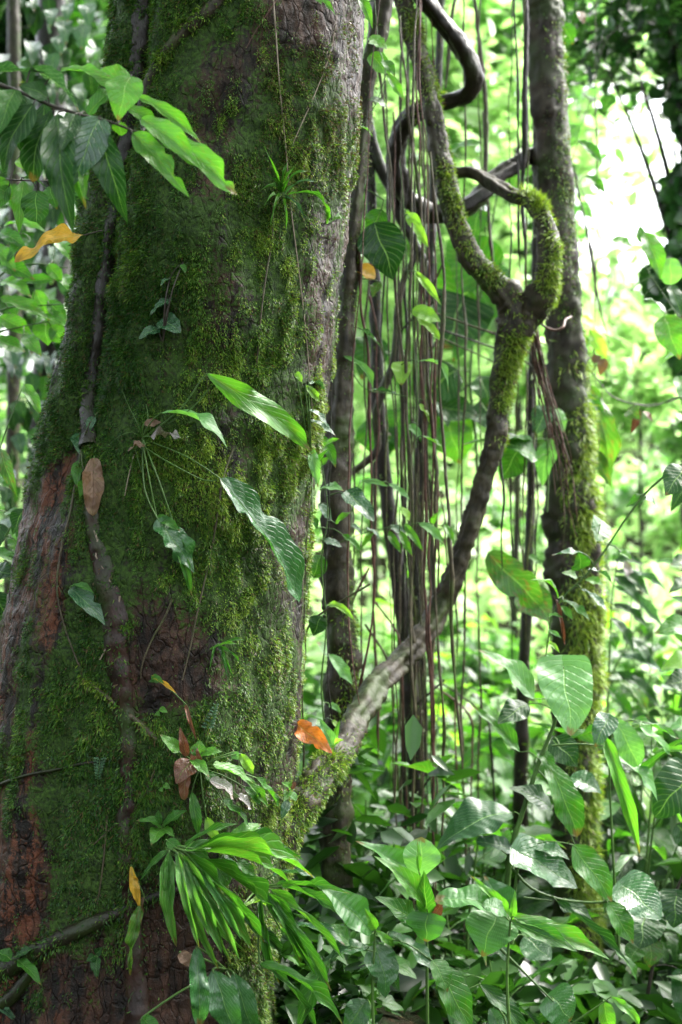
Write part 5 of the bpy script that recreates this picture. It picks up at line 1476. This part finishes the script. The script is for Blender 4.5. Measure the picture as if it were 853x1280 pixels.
plant('strap_leaved_plant', 'long bright upright-drooping strap leaf and ribbed pale leaves at the right', 'plant', W(775, 1200, 3.75), [
    (756, 920, 800, 1068, 24, 'strap', 'bright', dict(up=0.1, wave=0.03)), (768, 945, 822, 1002, 26, 'lance', 'pale', dict(up=0.7)), (768, 900, 798, 958, 30, 'oblong', 'pale', dict(up=0.25, corr=0.008, n=30, m=3)),
    (800, 908, 840, 946, 20, 'strap', 'pale', dict(up=0.7)), (792, 900, 850, 925, 16, 'strap', 'mid', dict(up=0.7)), (815, 940, 870, 942, 12, 'strap', 'bright', dict(up=0.5)), (800, 965, 860, 920, 14, 'strap', 'mid', dict(up=0.4))],
    [([(775, 1200), (766, 1060), (762, 960), (766, 900)], 0.004, 0.002), ([(766, 905), (790, 900), (815, 905)], 0.002, 0.0015)], Y=3.75)
plant('broad_leaved_shrub', 'shrub with large dark glossy heart leaves on a horizontal stem near the lower right', 'shrub', W(640, 1180, 3.6), [
    (650, 1066, 722, 1110, 52, 'cordate', 'wet', dict(up=0.6)), (664, 1060, 712, 1075, 24, 'ovate', 'wet', dict(up=0.8)), (716, 1056, 766, 1128, 36, 'lance', 'mid', dict(up=0.5)), (760, 1128, 792, 1180, 28, 'lance', 'mid', dict(up=0.4)),
    (780, 1108, 826, 1150, 56, 'cordate', 'wet', dict(up=0.45)), (696, 1126, 790, 1208, 14, 'strap', 'dark', dict(up=0.5)), (770, 1190, 796, 1230, 12, 'lance', 'mid', {}), (690, 1246, 714, 1276, 46, 'cordate', 'wet', dict(up=0.35)),
    (655, 1170, 690, 1200, 40, 'ovate', 'wet', dict(up=0.5, dY=0.12)), (700, 1130, 740, 1150, 22, 'ovate', 'dark', dict(dY=0.1)), (740, 1070, 760, 1100, 18, 'ovate', 'glaucous', dict(dY=0.1))],
    [([(640, 1180), (645, 1100), (655, 1060)], 0.006, 0.003), ([(640, 1085), (664, 1110), (700, 1124), (740, 1128), (768, 1126)], 0.004, 0.003), ([(622, 1182), (650, 1210), (675, 1235), (692, 1252)], 0.004, 0.002), ([(655, 1122), (690, 1126)], 0.003, 0.002)], Y=3.6)
plant('broad_leaved_shrub', 'nearly black round-leaved shrub in the lower right corner', 'shrub', W(800, 1330, 3.9), [
    (862, 968, 818, 1022, 56, 'cordate', 'dark', dict(up=0.35)), (846, 1118, 842, 1160, 40, 'cordate', 'dark', {}), (806, 1146, 800, 1186, 50, 'cordate', 'dark', dict(up=0.5)), (830, 1150, 866, 1180, 40, 'cordate', 'dark', {}),
    (812, 1172, 812, 1210, 30, 'ovate', 'spotted', dict(up=0.1)), (846, 1210, 866, 1290, 34, 'lance', 'wet', dict(up=0.4)), (800, 1180, 786, 1205, 24, 'ovate', 'mid', {}), (846, 1030, 866, 1060, 30, 'ovate', 'dark', {})],
    [([(800, 1330), (812, 1230), (830, 1150), (856, 1090)], 0.007, 0.004), ([(822, 1180), (800, 1150)], 0.004, 0.002), ([(856, 1090), (860, 1020), (862, 968)], 0.004, 0.002)], Y=3.9, stem_mat='twig')
plant('broad_leaved_shrub', 'quilted glossy leaves radiating from one point at the bottom right of centre', 'shrub', W(640, 1320, 3.25), [
    (634, 1143, 543, 1126, 36, 'oblong', 'quilt', dict(up=0.6)), (638, 1147, 588, 1094, 13, 'lance', 'bright', dict(up=0.4)), (642, 1146, 763, 1200, 22, 'lance', 'bright', dict(up=0.55)), (640, 1152, 722, 1190, 22, 'lance', 'mid', dict(up=0.55)),
    (622, 1140, 603, 1196, 58, 'ovate', 'quilt', dict(up=0.5)), (604, 1130, 634, 1146, 26, 'ovate', 'quilt', dict(up=0.7)), (634, 1140, 605, 1095, 34, 'ovate', 'quiltd', dict(up=0.4, dY=0.06)), (640, 1150, 644, 1112, 8, 'lance', 'bright', dict(up=0.1)),
    (650, 1160, 676, 1172, 14, 'lance', 'mid', {}), (640, 1156, 664, 1176, 22, 'ovate', 'dark', dict(dY=0.08))],
    [([(640, 1320), (634, 1230), (638, 1152)], 0.005, 0.0026)], Y=3.25)
plant('broad_leaved_shrub', 'bright pointed leaves and one upright pale cupped leaf at bottom centre', 'shrub', W(535, 1320, 3.3), [
    (523, 1103, 444, 1051, 24, 'lance', 'quilt', dict(up=0.5)), (531, 1134, 468, 1070, 22, 'lance', 'bright', dict(up=0.5)), (525, 1100, 527, 1046, 42, 'obovate', 'pale', dict(up=0.1, fold=0.4)), (534, 1145, 530, 1088, 22, 'lance', 'mid', dict(up=0.1)),
    (524, 1090, 522, 1052, 6, 'lance', 'bright', dict(up=0.1, dY=-0.03)), (535, 1142, 533, 1177, 44, 'cordate', 'quilt', dict(up=0.5, back=0.05)), (522, 1158, 468, 1121, 28, 'ovate', 'mid', dict(up=0.5)), (545, 1142, 553, 1125, 12, 'ovate', 'rust', dict(label='small rust coloured curled leaf', up=0.3)),
    (538, 1130, 536, 1100, 8, 'lance', 'bright', dict(up=0.1))],
    [([(535, 1320), (534, 1230), (533, 1150), (526, 1100)], 0.0045, 0.0022)], Y=3.3)
plant('broad_leaved_shrub', 'plant with a torn shining leaf and a long glossy one at bottom centre', 'shrub', W(468, 1320, 3.2), [
    (465, 1168, 396, 1104, 36, 'lance', 'quilt', dict(up=0.55)), (470, 1163, 456, 1135, 12, 'lance', 'bright', dict(up=0.3)), (470, 1163, 494, 1184, 9, 'lance', 'bright', dict(up=0.3)), (468, 1180, 482, 1248, 40, 'ovate', 'wet', dict(up=0.65, bites=((1, 0.6, 0.35, 0.07), (-1, 0.8, 0.5, 0.06)))),
    (486, 1165, 550, 1222, 28, 'lance', 'wet', dict(up=0.8)), (545, 1205, 590, 1290, 38, 'lance', 'mid', dict(up=0.5)), (462, 1183, 398, 1216, 30, 'ovate', 'wet', dict(up=0.75)), (540, 1200, 560, 1240, 30, 'lance', 'mid', {}),
    (440, 1180, 392, 1160, 22, 'lance', 'mid', dict(up=0.6)), (470, 1190, 500, 1240, 20, 'lance', 'dark', dict(dY=0.08)), (412, 1200, 372, 1290, 24, 'lance', 'mid', dict(up=0.5)), (460, 1250, 430, 1290, 30, 'lance', 'wet', dict(dY=0.1))],
    [([(468, 1320), (466, 1240), (469, 1166)], 0.0045, 0.0022), ([(469, 1170), (510, 1180), (546, 1206)], 0.002, 0.002), ([(469, 1190), (440, 1184), (415, 1200)], 0.002, 0.0015)], Y=3.2)
plant('broad_leaved_shrub', 'drooping leaves along the bottom edge between the two quilted shrubs', 'shrub', W(640, 1330, 3.45), [
    (612, 1260, 640, 1310, 22, 'lance', 'wet', {}), (600, 1230, 660, 1300, 20, 'lance', 'dark', {}), (655, 1280, 668, 1310, 24, 'lance', 'mid', {}), (755, 1252, 760, 1290, 20, 'ovate', 'bright', dict(up=0.2)), (764, 1246, 800, 1284, 12, 'lance', 'bright', {}),
    (560, 1260, 600, 1300, 24, 'lance', 'dark', {})], [([(640, 1330), (630, 1270), (612, 1250), (600, 1230)], 0.003, 0.002), ([(640, 1330), (700, 1290), (764, 1246)], 0.003, 0.0015)], Y=3.45)

# ------------------------------------------------------------------ generated undergrowth plants


def gen_plant(name, label, cat, px, Y, top_py, nleaf, Lpx, wr, kinds, mats, rnd, group=None, lean=0.0, spread=0.8, hang_=0.35, extra=1.0):
    """a seedling/shrub with its own stems standing on the ground at photo column px, distance Y"""
    b = W(px, 640, Y)
    gz = float(ground_z(np.array([b.x]), np.array([Y]))[0])
    b.z = gz
    top = W(px + lean, top_py, Y)
    if top.z < gz + 0.15:
        top.z = gz + 0.15
    root = thing(name, label, cat, (b.x, b.y, gz), group)
    hgt = top.z - gz
    parts = []
    nst = 1 if nleaf < 8 else rnd.choice((2, 3))
    S = []
    for k in range(nst):
        d = Vector((rnd.uniform(-1, 1), rnd.uniform(-1, 1), 0)) * 0.12 * hgt * (k > 0)
        tt = top + d * 2 - Vector((0, 0, hgt * 0.15 * k))
        C, R = catmull([b - Vector((0, 0, 0.05)), b + Vector((0, 0, hgt * 0.4)) + d, tt], [0.006, 0.005, 0.002], 0.05)
        parts.append(tube_np(C, R, 6))
        S.append(C)
    L = Lpx * K * Y
    for i in range(nleaf):
        C = S[i % nst]
        f = 0.35 + 0.65 * ((i + rnd.random()) / nleaf) if hgt > 0.5 else 0.1 + 0.9 * rnd.random()
        q = Vector(C[min(len(C) - 1, int(f * (len(C) - 1)))])
        az = i * 2.4 + rnd.uniform(-0.4, 0.4)
        el = rnd.uniform(-0.1, 0.7) + 0.4 * f
        dr = Vector((math.cos(az) * math.cos(el), math.sin(az) * math.cos(el) * 0.8, math.sin(el)))
        pl = L * rnd.uniform(0.25, 0.9) * spread
        lb = q + dr * pl
        ld = dr + Vector((0, 0, -rnd.uniform(0.3, 1.3) * (0.5 + hang_)))
        ld.normalize()
        l_ = L * rnd.uniform(0.7, 1.15)
        kd = rnd.choice(kinds)
        mt = rnd.choice(mats)
        add_leaf(root, lb, lb + ld * l_, l_ * wr * rnd.uniform(0.85, 1.15), kd, mt, up=rnd.uniform(0.55, 0.95), hero=False)
        C2, R2 = catmull([q, (q + lb) / 2 + Vector((0, 0, 0.05 * pl)), lb, lb + ld * l_ * 0.1], [0.002, 0.0017, 0.0014, 0.0006], 0.05)
        parts.append(tube_np(C2, R2, 5))
    V, F = join(parts)
    put_local('stem', mesh_np('stem', V, F), M['stem'], root)
    return root


rp = random.Random(42)
KN = {'broad': (('ovate', 'cordate'), 0.62), 'lance': (('lance',), 0.3), 'strap': (('strap',), 0.13), 'oval': (('ovate',), 0.45)}
colw = {'dark': 'dark green', 'mid': 'mid green', 'bright': 'fresh green', 'lime': 'lime green', 'wet': 'wet shining', 'glaucous': 'bluish green'}
spots_u = [
    # px, Y, top_py, n, Lpx, kind, mats, where
    (452, 4.3, 1000, 9, 60, 'lance', ('mid', 'dark', 'bright'), 'behind the mossy branch right of the trunk foot'),
    (480, 4.8, 960, 10, 55, 'broad', ('mid', 'bright'), 'under the slanting liana'),
    (500, 5.4, 880, 10, 60, 'oval', ('bright', 'mid'), 'behind the root curtain at knee height'),
    (545, 4.6, 1010, 9, 62, 'broad', ('dark', 'mid', 'wet'), 'just behind the upright cupped leaf'),
    (580, 5.0, 930, 10, 60, 'lance', ('mid', 'bright'), 'right of the root curtain near the slanting liana foot'),
    (600, 4.5, 1040, 9, 64, 'broad', ('mid', 'wet'), 'behind the big dark quilted leaf'),
    (610, 5.6, 850, 11, 62, 'strap', ('bright', 'mid'), 'arching under the mottled hanging leaf'),
    (570, 6.2, 800, 12, 56, 'lance', ('lime', 'bright'), 'beyond the slanting liana in soft focus'),
    (640, 6.0, 830, 12, 56, 'oval', ('bright', 'mid'), 'between the two dark stems in soft focus'),
    (625, 4.9, 1150, 9, 60, 'broad', ('dark', 'mid'), 'in the dark behind the radiating quilted leaves'),
    (670, 5.4, 960, 10, 60, 'oval', ('mid', 'dark'), 'left of the slender tree at knee height'),
    (765, 5.4, 900, 10, 60, 'lance', ('mid', 'bright'), 'right of the slender tree behind the strap leaf'),
    (790, 4.8, 1000, 9, 64, 'broad', ('mid', 'dark'), 'behind the drooping bright strap leaf'),
    (820, 5.2, 930, 10, 60, 'strap', ('bright', 'pale'), 'near the right edge above the dark round leaves'),
    (850, 4.6, 1060, 9, 64, 'broad', ('dark', 'mid'), 'at the right edge between the dark round leaves'),
    (792, 4.4, 1190, 9, 56, 'oval', ('dark', 'mid', 'spotted'), 'low on the right of the slender tree foot'),
    (500, 4.3, 1130, 9, 52, 'lance', ('dark', 'mid'), 'in shade behind the torn shining leaf'),
    (560, 4.1, 1170, 8, 52, 'oval', ('dark', 'mid'), 'in shade between the bottom shrubs'),
    (430, 4.2, 1090, 8, 56, 'lance', ('mid', 'wet'), 'beside the foot of the grey liana'),
    (400, 3.9, 1200, 8, 52, 'lance', ('mid', 'dark', 'wet'), 'in the gap below the mossy branch'),
    (800, 5.0, 790, 12, 80, 'lance', ('mid', 'dark', 'bright'), 'tall beside the slender tree under the arching heart-leaved vine'),
    (845, 4.9, 850, 12, 78, 'lance', ('mid', 'wet', 'bright'), 'tall at the right edge above the dark round leaves'),
    (585, 4.05, 1010, 9, 105, 'strap', ('mid', 'bright'), 'with long arching blades behind the big quilted leaf'),
    (805, 4.3, 930, 9, 110, 'strap', ('bright', 'mid'), 'with long arching blades behind the ribbed pale leaves'),
    (440, 4.6, 985, 9, 95, 'strap', ('mid', 'dark'), 'with long blades fanning between the mossy branch and the roots'),
    (690, 5.2, 900, 9, 100, 'strap', ('mid', 'bright'), 'with long blades rising behind the pale ribbed leaf'),
    (620, 3.8, 1200, 8, 90, 'strap', ('dark', 'mid'), 'with narrow shaded blades below the radiating quilted leaves'),
    (535, 5.6, 860, 10, 100, 'strap', ('bright', 'mid'), 'with pale blades glimpsed through the root curtain'),
    (372, 3.95, 1225, 9, 50, 'oval', ('dark', 'wet', 'mid'), 'on the dark bank below the slanting liana'),
    (445, 3.7, 1240, 9, 50, 'broad', ('dark', 'mid'), 'on the bank by the foot of the grey liana'),
    (345, 3.9, 1262, 9, 46, 'lance', ('mid', 'dark'), 'tucked against the right foot of the big trunk'),
    (415, 4.1, 1160, 9, 52, 'strap', ('mid', 'bright'), 'arching out behind the second strap-leaved plant'),
    (830, 5.8, 820, 11, 56, 'oval', ('lime', 'bright'), 'in front of the bright hillside at the right'),
    (740, 6.4, 800, 11, 56, 'lance', ('lime', 'bright', 'mid'), 'just beyond the slender tree in soft focus'),
    (470, 6.4, 760, 12, 60, 'oval', ('bright', 'mid'), 'between the grey liana and the leaning sapling in soft focus'),
    (520, 6.8, 690, 12, 56, 'broad', ('bright', 'lime'), 'tall behind the middle of the root curtain'),
    (600, 7.2, 700, 12, 60, 'strap', ('lime', 'bright'), 'tall and grassy beyond the slanting liana'),
    (790, 7.0, 760, 12, 56, 'strap', ('lime', 'bright'), 'tall and grassy beyond the dark narrow-leaved shrub'),
    (440, 5.2, 860, 9, 56, 'broad', ('bright', 'mid'), 'directly behind the grey liana'),
    (690, 4.9, 1100, 8, 60, 'oval', ('dark', 'wet'), 'behind the large glossy heart leaf'),
    (840, 4.2, 1220, 8, 60, 'lance', ('mid', 'dark'), 'in the bottom right corner'),
    (480, 4.0, 1240, 8, 50, 'oval', ('mid', 'dark'), 'along the bottom edge left of centre'),
    (20, 5.0, 560, 10, 40, 'oval', ('dark', 'glaucous', 'mid'), 'in the shade left of the trunk'),
    (50, 5.8, 470, 10, 38, 'oval', ('mid', 'dark'), 'farther back in the shade left of the trunk'),
    (95, 5.4, 440, 10, 40, 'lance', ('mid', 'bright'), 'half hidden behind the left edge of the trunk'),
]
for px, Y_, tpy, n_l, Lp, kk, mats, where in spots_u:
    kinds, wr = KN[kk]
    nmk = {'broad': 'broad_leaved_plant', 'lance': 'seedling', 'strap': 'strap_leaved_plant', 'oval': 'understory_shrub'}[kk]
    adj = {'broad': 'broad-leaved', 'lance': 'narrow-leaved', 'strap': 'strap-leaved', 'oval': 'oval-leaved'}[kk]
    gen_plant(nmk, f"{colw.get(mats[0], mats[0])} {adj} plant {where}", 'plant', px, Y_, tpy, int(n_l * 1.5), Lp, wr, kinds, mats, rp, lean=rp.uniform(-20, 20))

# undergrowth mass between them: nobody could count it
ru = np.random.default_rng(77)
n = 9500
yy = ru.uniform(3.75, 8.5, n)
xx = (ru.uniform(345, 960, n) - 426.5) * K * yy
gzv = ground_z(xx, yy)
nearcap = np.where((yy < 4.9) & (np.abs(xx - (718 - 426.5) * K * yy) < 0.3), 0.25, 1.0)
hh = nearcap * ru.random(n) ** 1.6 * (0.25 + 0.75 * np.clip(fbm(np.stack([xx * 1.8, yy * 1.8, 0 * xx], -1), 2, 9) + 0.45, 0, 1))
P = np.stack([xx, yy, gzv + hh], -1)
V, F = cloud_np(P, ru.uniform(0.06, 0.16, n), 0.42, ru, 0.2)
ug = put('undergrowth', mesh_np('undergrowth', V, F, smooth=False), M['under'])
tag(ug, 'low mixed green undergrowth of small leaves covering the forest floor', kind='stuff')

n = 2600
yy = ru.uniform(3.35, 4.6, n)
xx = (ru.uniform(270, 470, n) - 426.5) * K * yy
P = np.stack([xx, yy, ground_z(xx, yy) + ru.random(n) ** 1.5 * 0.22], -1)
V, F = cloud_np(P, ru.uniform(0.04, 0.1, n), 0.4, ru, 0.2)
tag(put('ground_cover', mesh_np('ground_cover', V, F, smooth=False), M['under']), 'small leaves carpeting the bank at the right foot of the big trunk', kind='stuff')

# fallen twigs and litter on the floor, left side floor plants
n = 5000
yy = ru.uniform(4.0, 9.0, n)
xx = (ru.uniform(-120, 330, n) - 426.5) * K * yy
P = np.stack([xx, yy, ground_z(xx, yy) + ru.random(n) ** 1.5 * 1.0], -1)
V, F = cloud_np(P, ru.uniform(0.06, 0.15, n), 0.42, ru, 0.2)
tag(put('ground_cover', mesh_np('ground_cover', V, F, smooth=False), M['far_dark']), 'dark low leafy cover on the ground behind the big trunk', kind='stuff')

# ------------------------------------------------------------------ hillside
n = 26000
yy = ru.uniform(8.0, 30, n)
xx = ru.uniform(-0.34, 0.36, n) * yy * 1.25
clump = fbm(np.stack([xx * 0.9, yy * 0.9, 0 * xx], -1), 3, 19)
P = np.stack([xx, yy, ground_z(xx, yy) + ru.random(n) * (0.35 + 0.9 * np.clip(clump + 0.3, 0, 1))], -1)
V, F = cloud_np(P, ru.uniform(0.10, 0.26, n), 0.4, ru, 0.15)
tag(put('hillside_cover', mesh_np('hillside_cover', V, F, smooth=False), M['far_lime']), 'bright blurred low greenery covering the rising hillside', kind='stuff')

rh = random.Random(3)


def bush(px, Y, hpx, wpx, mat, label, group, n=420, Ls=(0.10, 0.22)):
    x = (px - 426.5) * K * Y
    gz = float(ground_z(np.array([x]), np.array([Y]))[0])
    h, w = hpx * K * Y, wpx * K * Y
    root = thing('bush', label, 'bush', (x, Y, gz), group)
    r = np.random.default_rng(int(px + Y * 100))
    cp, cc = clump_points(n, (x, Y, gz + h * 0.6), (w / 2, w / 2, h * 0.45), 14, r, 0.22)
    cp[:, 2] = np.maximum(cp[:, 2], gz + 0.02)
    V, F = cloud_np(cp, r.uniform(*Ls, n), 0.42, r, 0.25)
    put_local('crown', mesh_np('crown', V, F, smooth=False), M[mat], root)
    b = Vector((x, Y, gz - 0.05))
    parts = []
    for k in range(6):
        C, R = catmull([b, (b + Vector(cc[k])) / 2 + Vector((0, 0, -0.05)), Vector(cc[k])], [0.03, 0.02, 0.006], 0.1)
        parts.append(tube_np(C, R, 6))
    V, F = join(parts)
    put_local('stems', mesh_np('stems', V, F), M['lianad'], root)


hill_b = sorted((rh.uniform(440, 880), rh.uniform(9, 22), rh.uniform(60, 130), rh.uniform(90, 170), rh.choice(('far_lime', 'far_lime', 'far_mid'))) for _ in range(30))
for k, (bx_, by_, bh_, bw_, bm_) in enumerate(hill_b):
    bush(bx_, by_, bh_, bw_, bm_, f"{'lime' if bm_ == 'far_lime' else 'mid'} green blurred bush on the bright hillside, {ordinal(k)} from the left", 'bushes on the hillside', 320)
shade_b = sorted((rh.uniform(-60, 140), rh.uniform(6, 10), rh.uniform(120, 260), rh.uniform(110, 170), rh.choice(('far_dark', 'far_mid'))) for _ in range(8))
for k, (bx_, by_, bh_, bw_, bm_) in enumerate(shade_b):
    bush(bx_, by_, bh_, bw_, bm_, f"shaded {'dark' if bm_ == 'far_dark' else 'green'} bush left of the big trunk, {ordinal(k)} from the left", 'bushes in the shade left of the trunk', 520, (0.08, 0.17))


def btree(px, Y, tpy_lo, tpy_hi, wpx, tw, mat, label, nleaf=1600, Ls=(0.14, 0.3), group=None, dens=22, name='forest_tree', lean=0, spread=0.17):
    x = (px - 426.5) * K * Y
    gz = float(ground_z(np.array([x]), np.array([Y]))[0])
    lo, hi = W(px, tpy_lo, Y).z, W(px, tpy_hi, Y).z
    w = wpx * K * Y
    root = thing(name, label, 'tree', (x, Y, gz), group)
    r = np.random.default_rng(int(px * 3 + Y * 10) % 100000)
    cx = x + lean * K * Y
    cp, cc = clump_points(nleaf, (cx, Y, (lo + hi) / 2), (w / 2, w / 2, (hi - lo) / 2), dens, r, spread)
    V, F = cloud_np(cp, r.uniform(*Ls, nleaf), 0.42, r, 0.3)
    put_local('crown', mesh_np('crown', V, F, smooth=False), M[mat], root)
    b = Vector((x, Y, gz - 0.2))
    t_ = Vector((cx, Y, lo + (hi - lo) * 0.75))
    rad = tw * 0.5 * K * Y
    C, R = catmull([b, (b + t_) / 2 + Vector((r.uniform(-0.2, 0.2), 0, 0)), t_], [rad * 1.5, rad, rad * 0.4], 0.15)
    V, F = tube_np(C, R, 12, 0.15, 5)
    put_local('trunk', mesh_np('trunk', V, F), M['lianad'], root)
    parts = []
    for k in range(min(12, dens)):
        s = Vector(C[int(len(C) * r.uniform(0.45, 0.95))])
        C2, R2 = catmull([s, (s + Vector(cc[k])) / 2 + Vector((0, 0, 0.1)), Vector(cc[k])], [rad * 0.45, rad * 0.25, rad * 0.08], 0.1)
        parts.append(tube_np(C2, R2, 6))
    V, F = join(parts)
    put_local('limbs', mesh_np('limbs', V, F), M['lianad'], root)
    return root


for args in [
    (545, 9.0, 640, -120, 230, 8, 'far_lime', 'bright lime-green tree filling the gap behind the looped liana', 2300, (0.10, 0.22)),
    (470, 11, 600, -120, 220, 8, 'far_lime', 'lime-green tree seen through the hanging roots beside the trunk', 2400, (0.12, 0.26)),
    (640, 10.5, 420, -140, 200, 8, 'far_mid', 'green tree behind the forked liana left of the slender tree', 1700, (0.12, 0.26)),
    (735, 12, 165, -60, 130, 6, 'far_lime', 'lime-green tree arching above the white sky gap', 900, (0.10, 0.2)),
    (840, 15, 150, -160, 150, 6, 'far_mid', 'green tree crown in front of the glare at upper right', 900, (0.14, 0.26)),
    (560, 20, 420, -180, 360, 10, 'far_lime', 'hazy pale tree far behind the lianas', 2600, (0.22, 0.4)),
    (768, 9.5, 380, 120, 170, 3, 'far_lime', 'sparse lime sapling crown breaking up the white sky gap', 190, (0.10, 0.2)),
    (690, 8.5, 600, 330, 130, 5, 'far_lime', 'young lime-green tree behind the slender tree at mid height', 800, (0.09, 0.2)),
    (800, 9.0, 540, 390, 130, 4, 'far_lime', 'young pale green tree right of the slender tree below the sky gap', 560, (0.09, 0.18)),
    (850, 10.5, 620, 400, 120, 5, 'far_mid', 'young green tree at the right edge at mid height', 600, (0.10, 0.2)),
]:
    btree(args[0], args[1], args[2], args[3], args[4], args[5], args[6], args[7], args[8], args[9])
for args in [
    (40, 9, 460, -120, 200, 26, 'far_dark', 'dark leafy forest tree at the upper left behind the twig', 3000, (0.10, 0.2)),
    (120, 12, 520, -160, 220, 20, 'far_mid', 'mid green forest tree just left of the big trunk', 2200, (0.14, 0.26)),
    (-20, 12, 500, -160, 260, 20, 'far_mid', 'forest tree cut by the left edge', 2200, (0.14, 0.26)),
    (60, 16, 600, -200, 340, 24, 'far_mid', 'far forest tree glimpsed at the left', 2600, (0.2, 0.36)),
]:
    btree(args[0], args[1], args[2], args[3], args[4], args[5], args[6], args[7], args[8], args[9])

# ivy-clad dark tree, right edge
ivy = btree(868, 6.6, 130, -120, 330, 26, 'far_dark', 'dark tree at the right edge cloaked in round climbing leaves', 1500, (0.07, 0.12), name='ivy_clad_tree', spread=0.16, dens=34)
ivr = np.random.default_rng(8)
n = 1500
py_ = ivr.uniform(-60, 470, n)
wv = 26 + 16 * np.sin(py_ / 42.0) + 10 * np.sin(py_ / 17.0)
px_ = 862 + ivr.normal(0, 0.5, n) * wv
P = np.array([tuple(W(a_, b_, 6.6 + c_)) for a_, b_, c_ in zip(px_, py_, ivr.uniform(-0.25, 0.25, n))])
V, F = cloud_np(P, ivr.uniform(0.06, 0.11, n), 0.85, ivr, 0.7, (0, -1.6, -0.6))
o = put_local('ivy', mesh_np('ivy', V, F, smooth=False), M['far_dark'], ivy)
o['kind'] = 'stuff'

# unseen wood behind and beside the camera, added to block low sky light
n = 15000
az = ru.uniform(math.radians(130), math.radians(410), n)
rad_ = ru.uniform(6.5, 11, n)
P = np.stack([rad_ * np.cos(az), rad_ * np.sin(az) + 1.0, ru.uniform(0.2, 10.5, n)], -1)
P = P[~((P[:, 1] > 4.0) & (P[:, 0] > -3.2))]
P = P[fbm(P * 0.45, 2, 3) > 0.0]
V, F = cloud_np(P, ru.uniform(0.3, 0.6, len(P)), 0.5, ru)
tag(put('unseen_shading_wood', mesh_np('unseen_shading_wood', V, F, smooth=False), M['far_dark']), 'unseen dark forest added behind the viewpoint to block low sky light', kind='stuff')

# climbing-leaf curtain, left side: leaves big enough to pick out
vt = thing('ivy_clad_tree', 'shaded tree trunk hung with round bluish climbing leaves left of the big trunk', 'tree', W(70, 1000, 5.6))
tubed(vt, 'trunk', [(66, -80, 34), (64, 100, 36), (70, 300, 38), (60, 500, 42), (50, 700, 46), (44, 1000, 54)], 5.6, 'lianad', 14, 0.03)
rv = random.Random(9)
for k in range(230):
    y = rv.uniform(-20, 720)
    x = 60 + rv.gauss(0, 38)
    L = rv.uniform(17, 30)
    b = W(x, y, 5.6 - 0.12 - rv.random() * 0.2)
    t = W(x + rv.uniform(-8, 8), y + L, 5.4 - rv.random() * 0.2)
    add_leaf(vt, b, t, L * 0.75 * K * 5.5, 'cordate', rv.choice(('glaucous', 'dark', 'dark', 'mid', 'mid')), up=rv.uniform(0.2, 0.7), hero=False)
for k, (x, y, L) in enumerate([(80, 30, 26), (104, 34, 28), (74, 48, 22), (110, 8, 26), (86, 8, 20), (66, 14, 20)]):
    add_leaf(vt, W(x, y, 5.2), W(x + rv.uniform(-5, 5), y + L, 5.15), L * 0.85 * K * 5.2, 'cordate', 'glaucous', up=0.6, hero=False)

# loose sprays of leaves on the far right against the glare
sp = plant('hanging_vine', 'thin looping twigs with scattered small leaves against the glare at upper right', 'vine', W(790, -30, 5.6), [
    (752, 46, 758, 52, 12, 'ovate', 'dark'), (748, 80, 762, 88, 14, 'ovate', 'mid'), (738, 60, 728, 72, 12, 'ovate', 'mid'), (800, 96, 790, 104, 14, 'ovate', 'bright'), (806, 100, 820, 108, 14, 'ovate', 'bright'), (765, 118, 755, 140, 20, 'ovate', 'mid'),
    (748, 122, 738, 130, 18, 'ovate', 'mid'), (770, 104, 788, 112, 12, 'lance', 'mid'), (780, 138, 772, 130, 10, 'lance', 'lime'), (722, 92, 730, 82, 12, 'ovate', 'bright'), (724, 14, 730, 30, 12, 'ovate', 'brown')],
    [([(790, -30), (782, 20), (760, 46), (740, 60), (724, 84), (718, 100), (730, 118), (740, 128)], 0.0024, 0.0016), ([(760, 46), (750, 70), (742, 110), (732, 140), (720, 175), (712, 185)], 0.002, 0.0014),
     ([(798, 60), (800, 96), (808, 130), (812, 140), (830, 120), (838, 100)], 0.002, 0.0014), ([(730, 164), (760, 160), (785, 148), (795, 132)], 0.0016, 0.001)], Y=5.6, stem_mat='twig')

for o in bpy.data.objects:
    if o.type == 'MESH' and o.name.startswith('leaf') and o.parent is None:
        print('orphan', o.name)
print('objects', len(bpy.data.objects), 'tris', sum(len(m.polygons) * 2 for m in bpy.data.meshes))
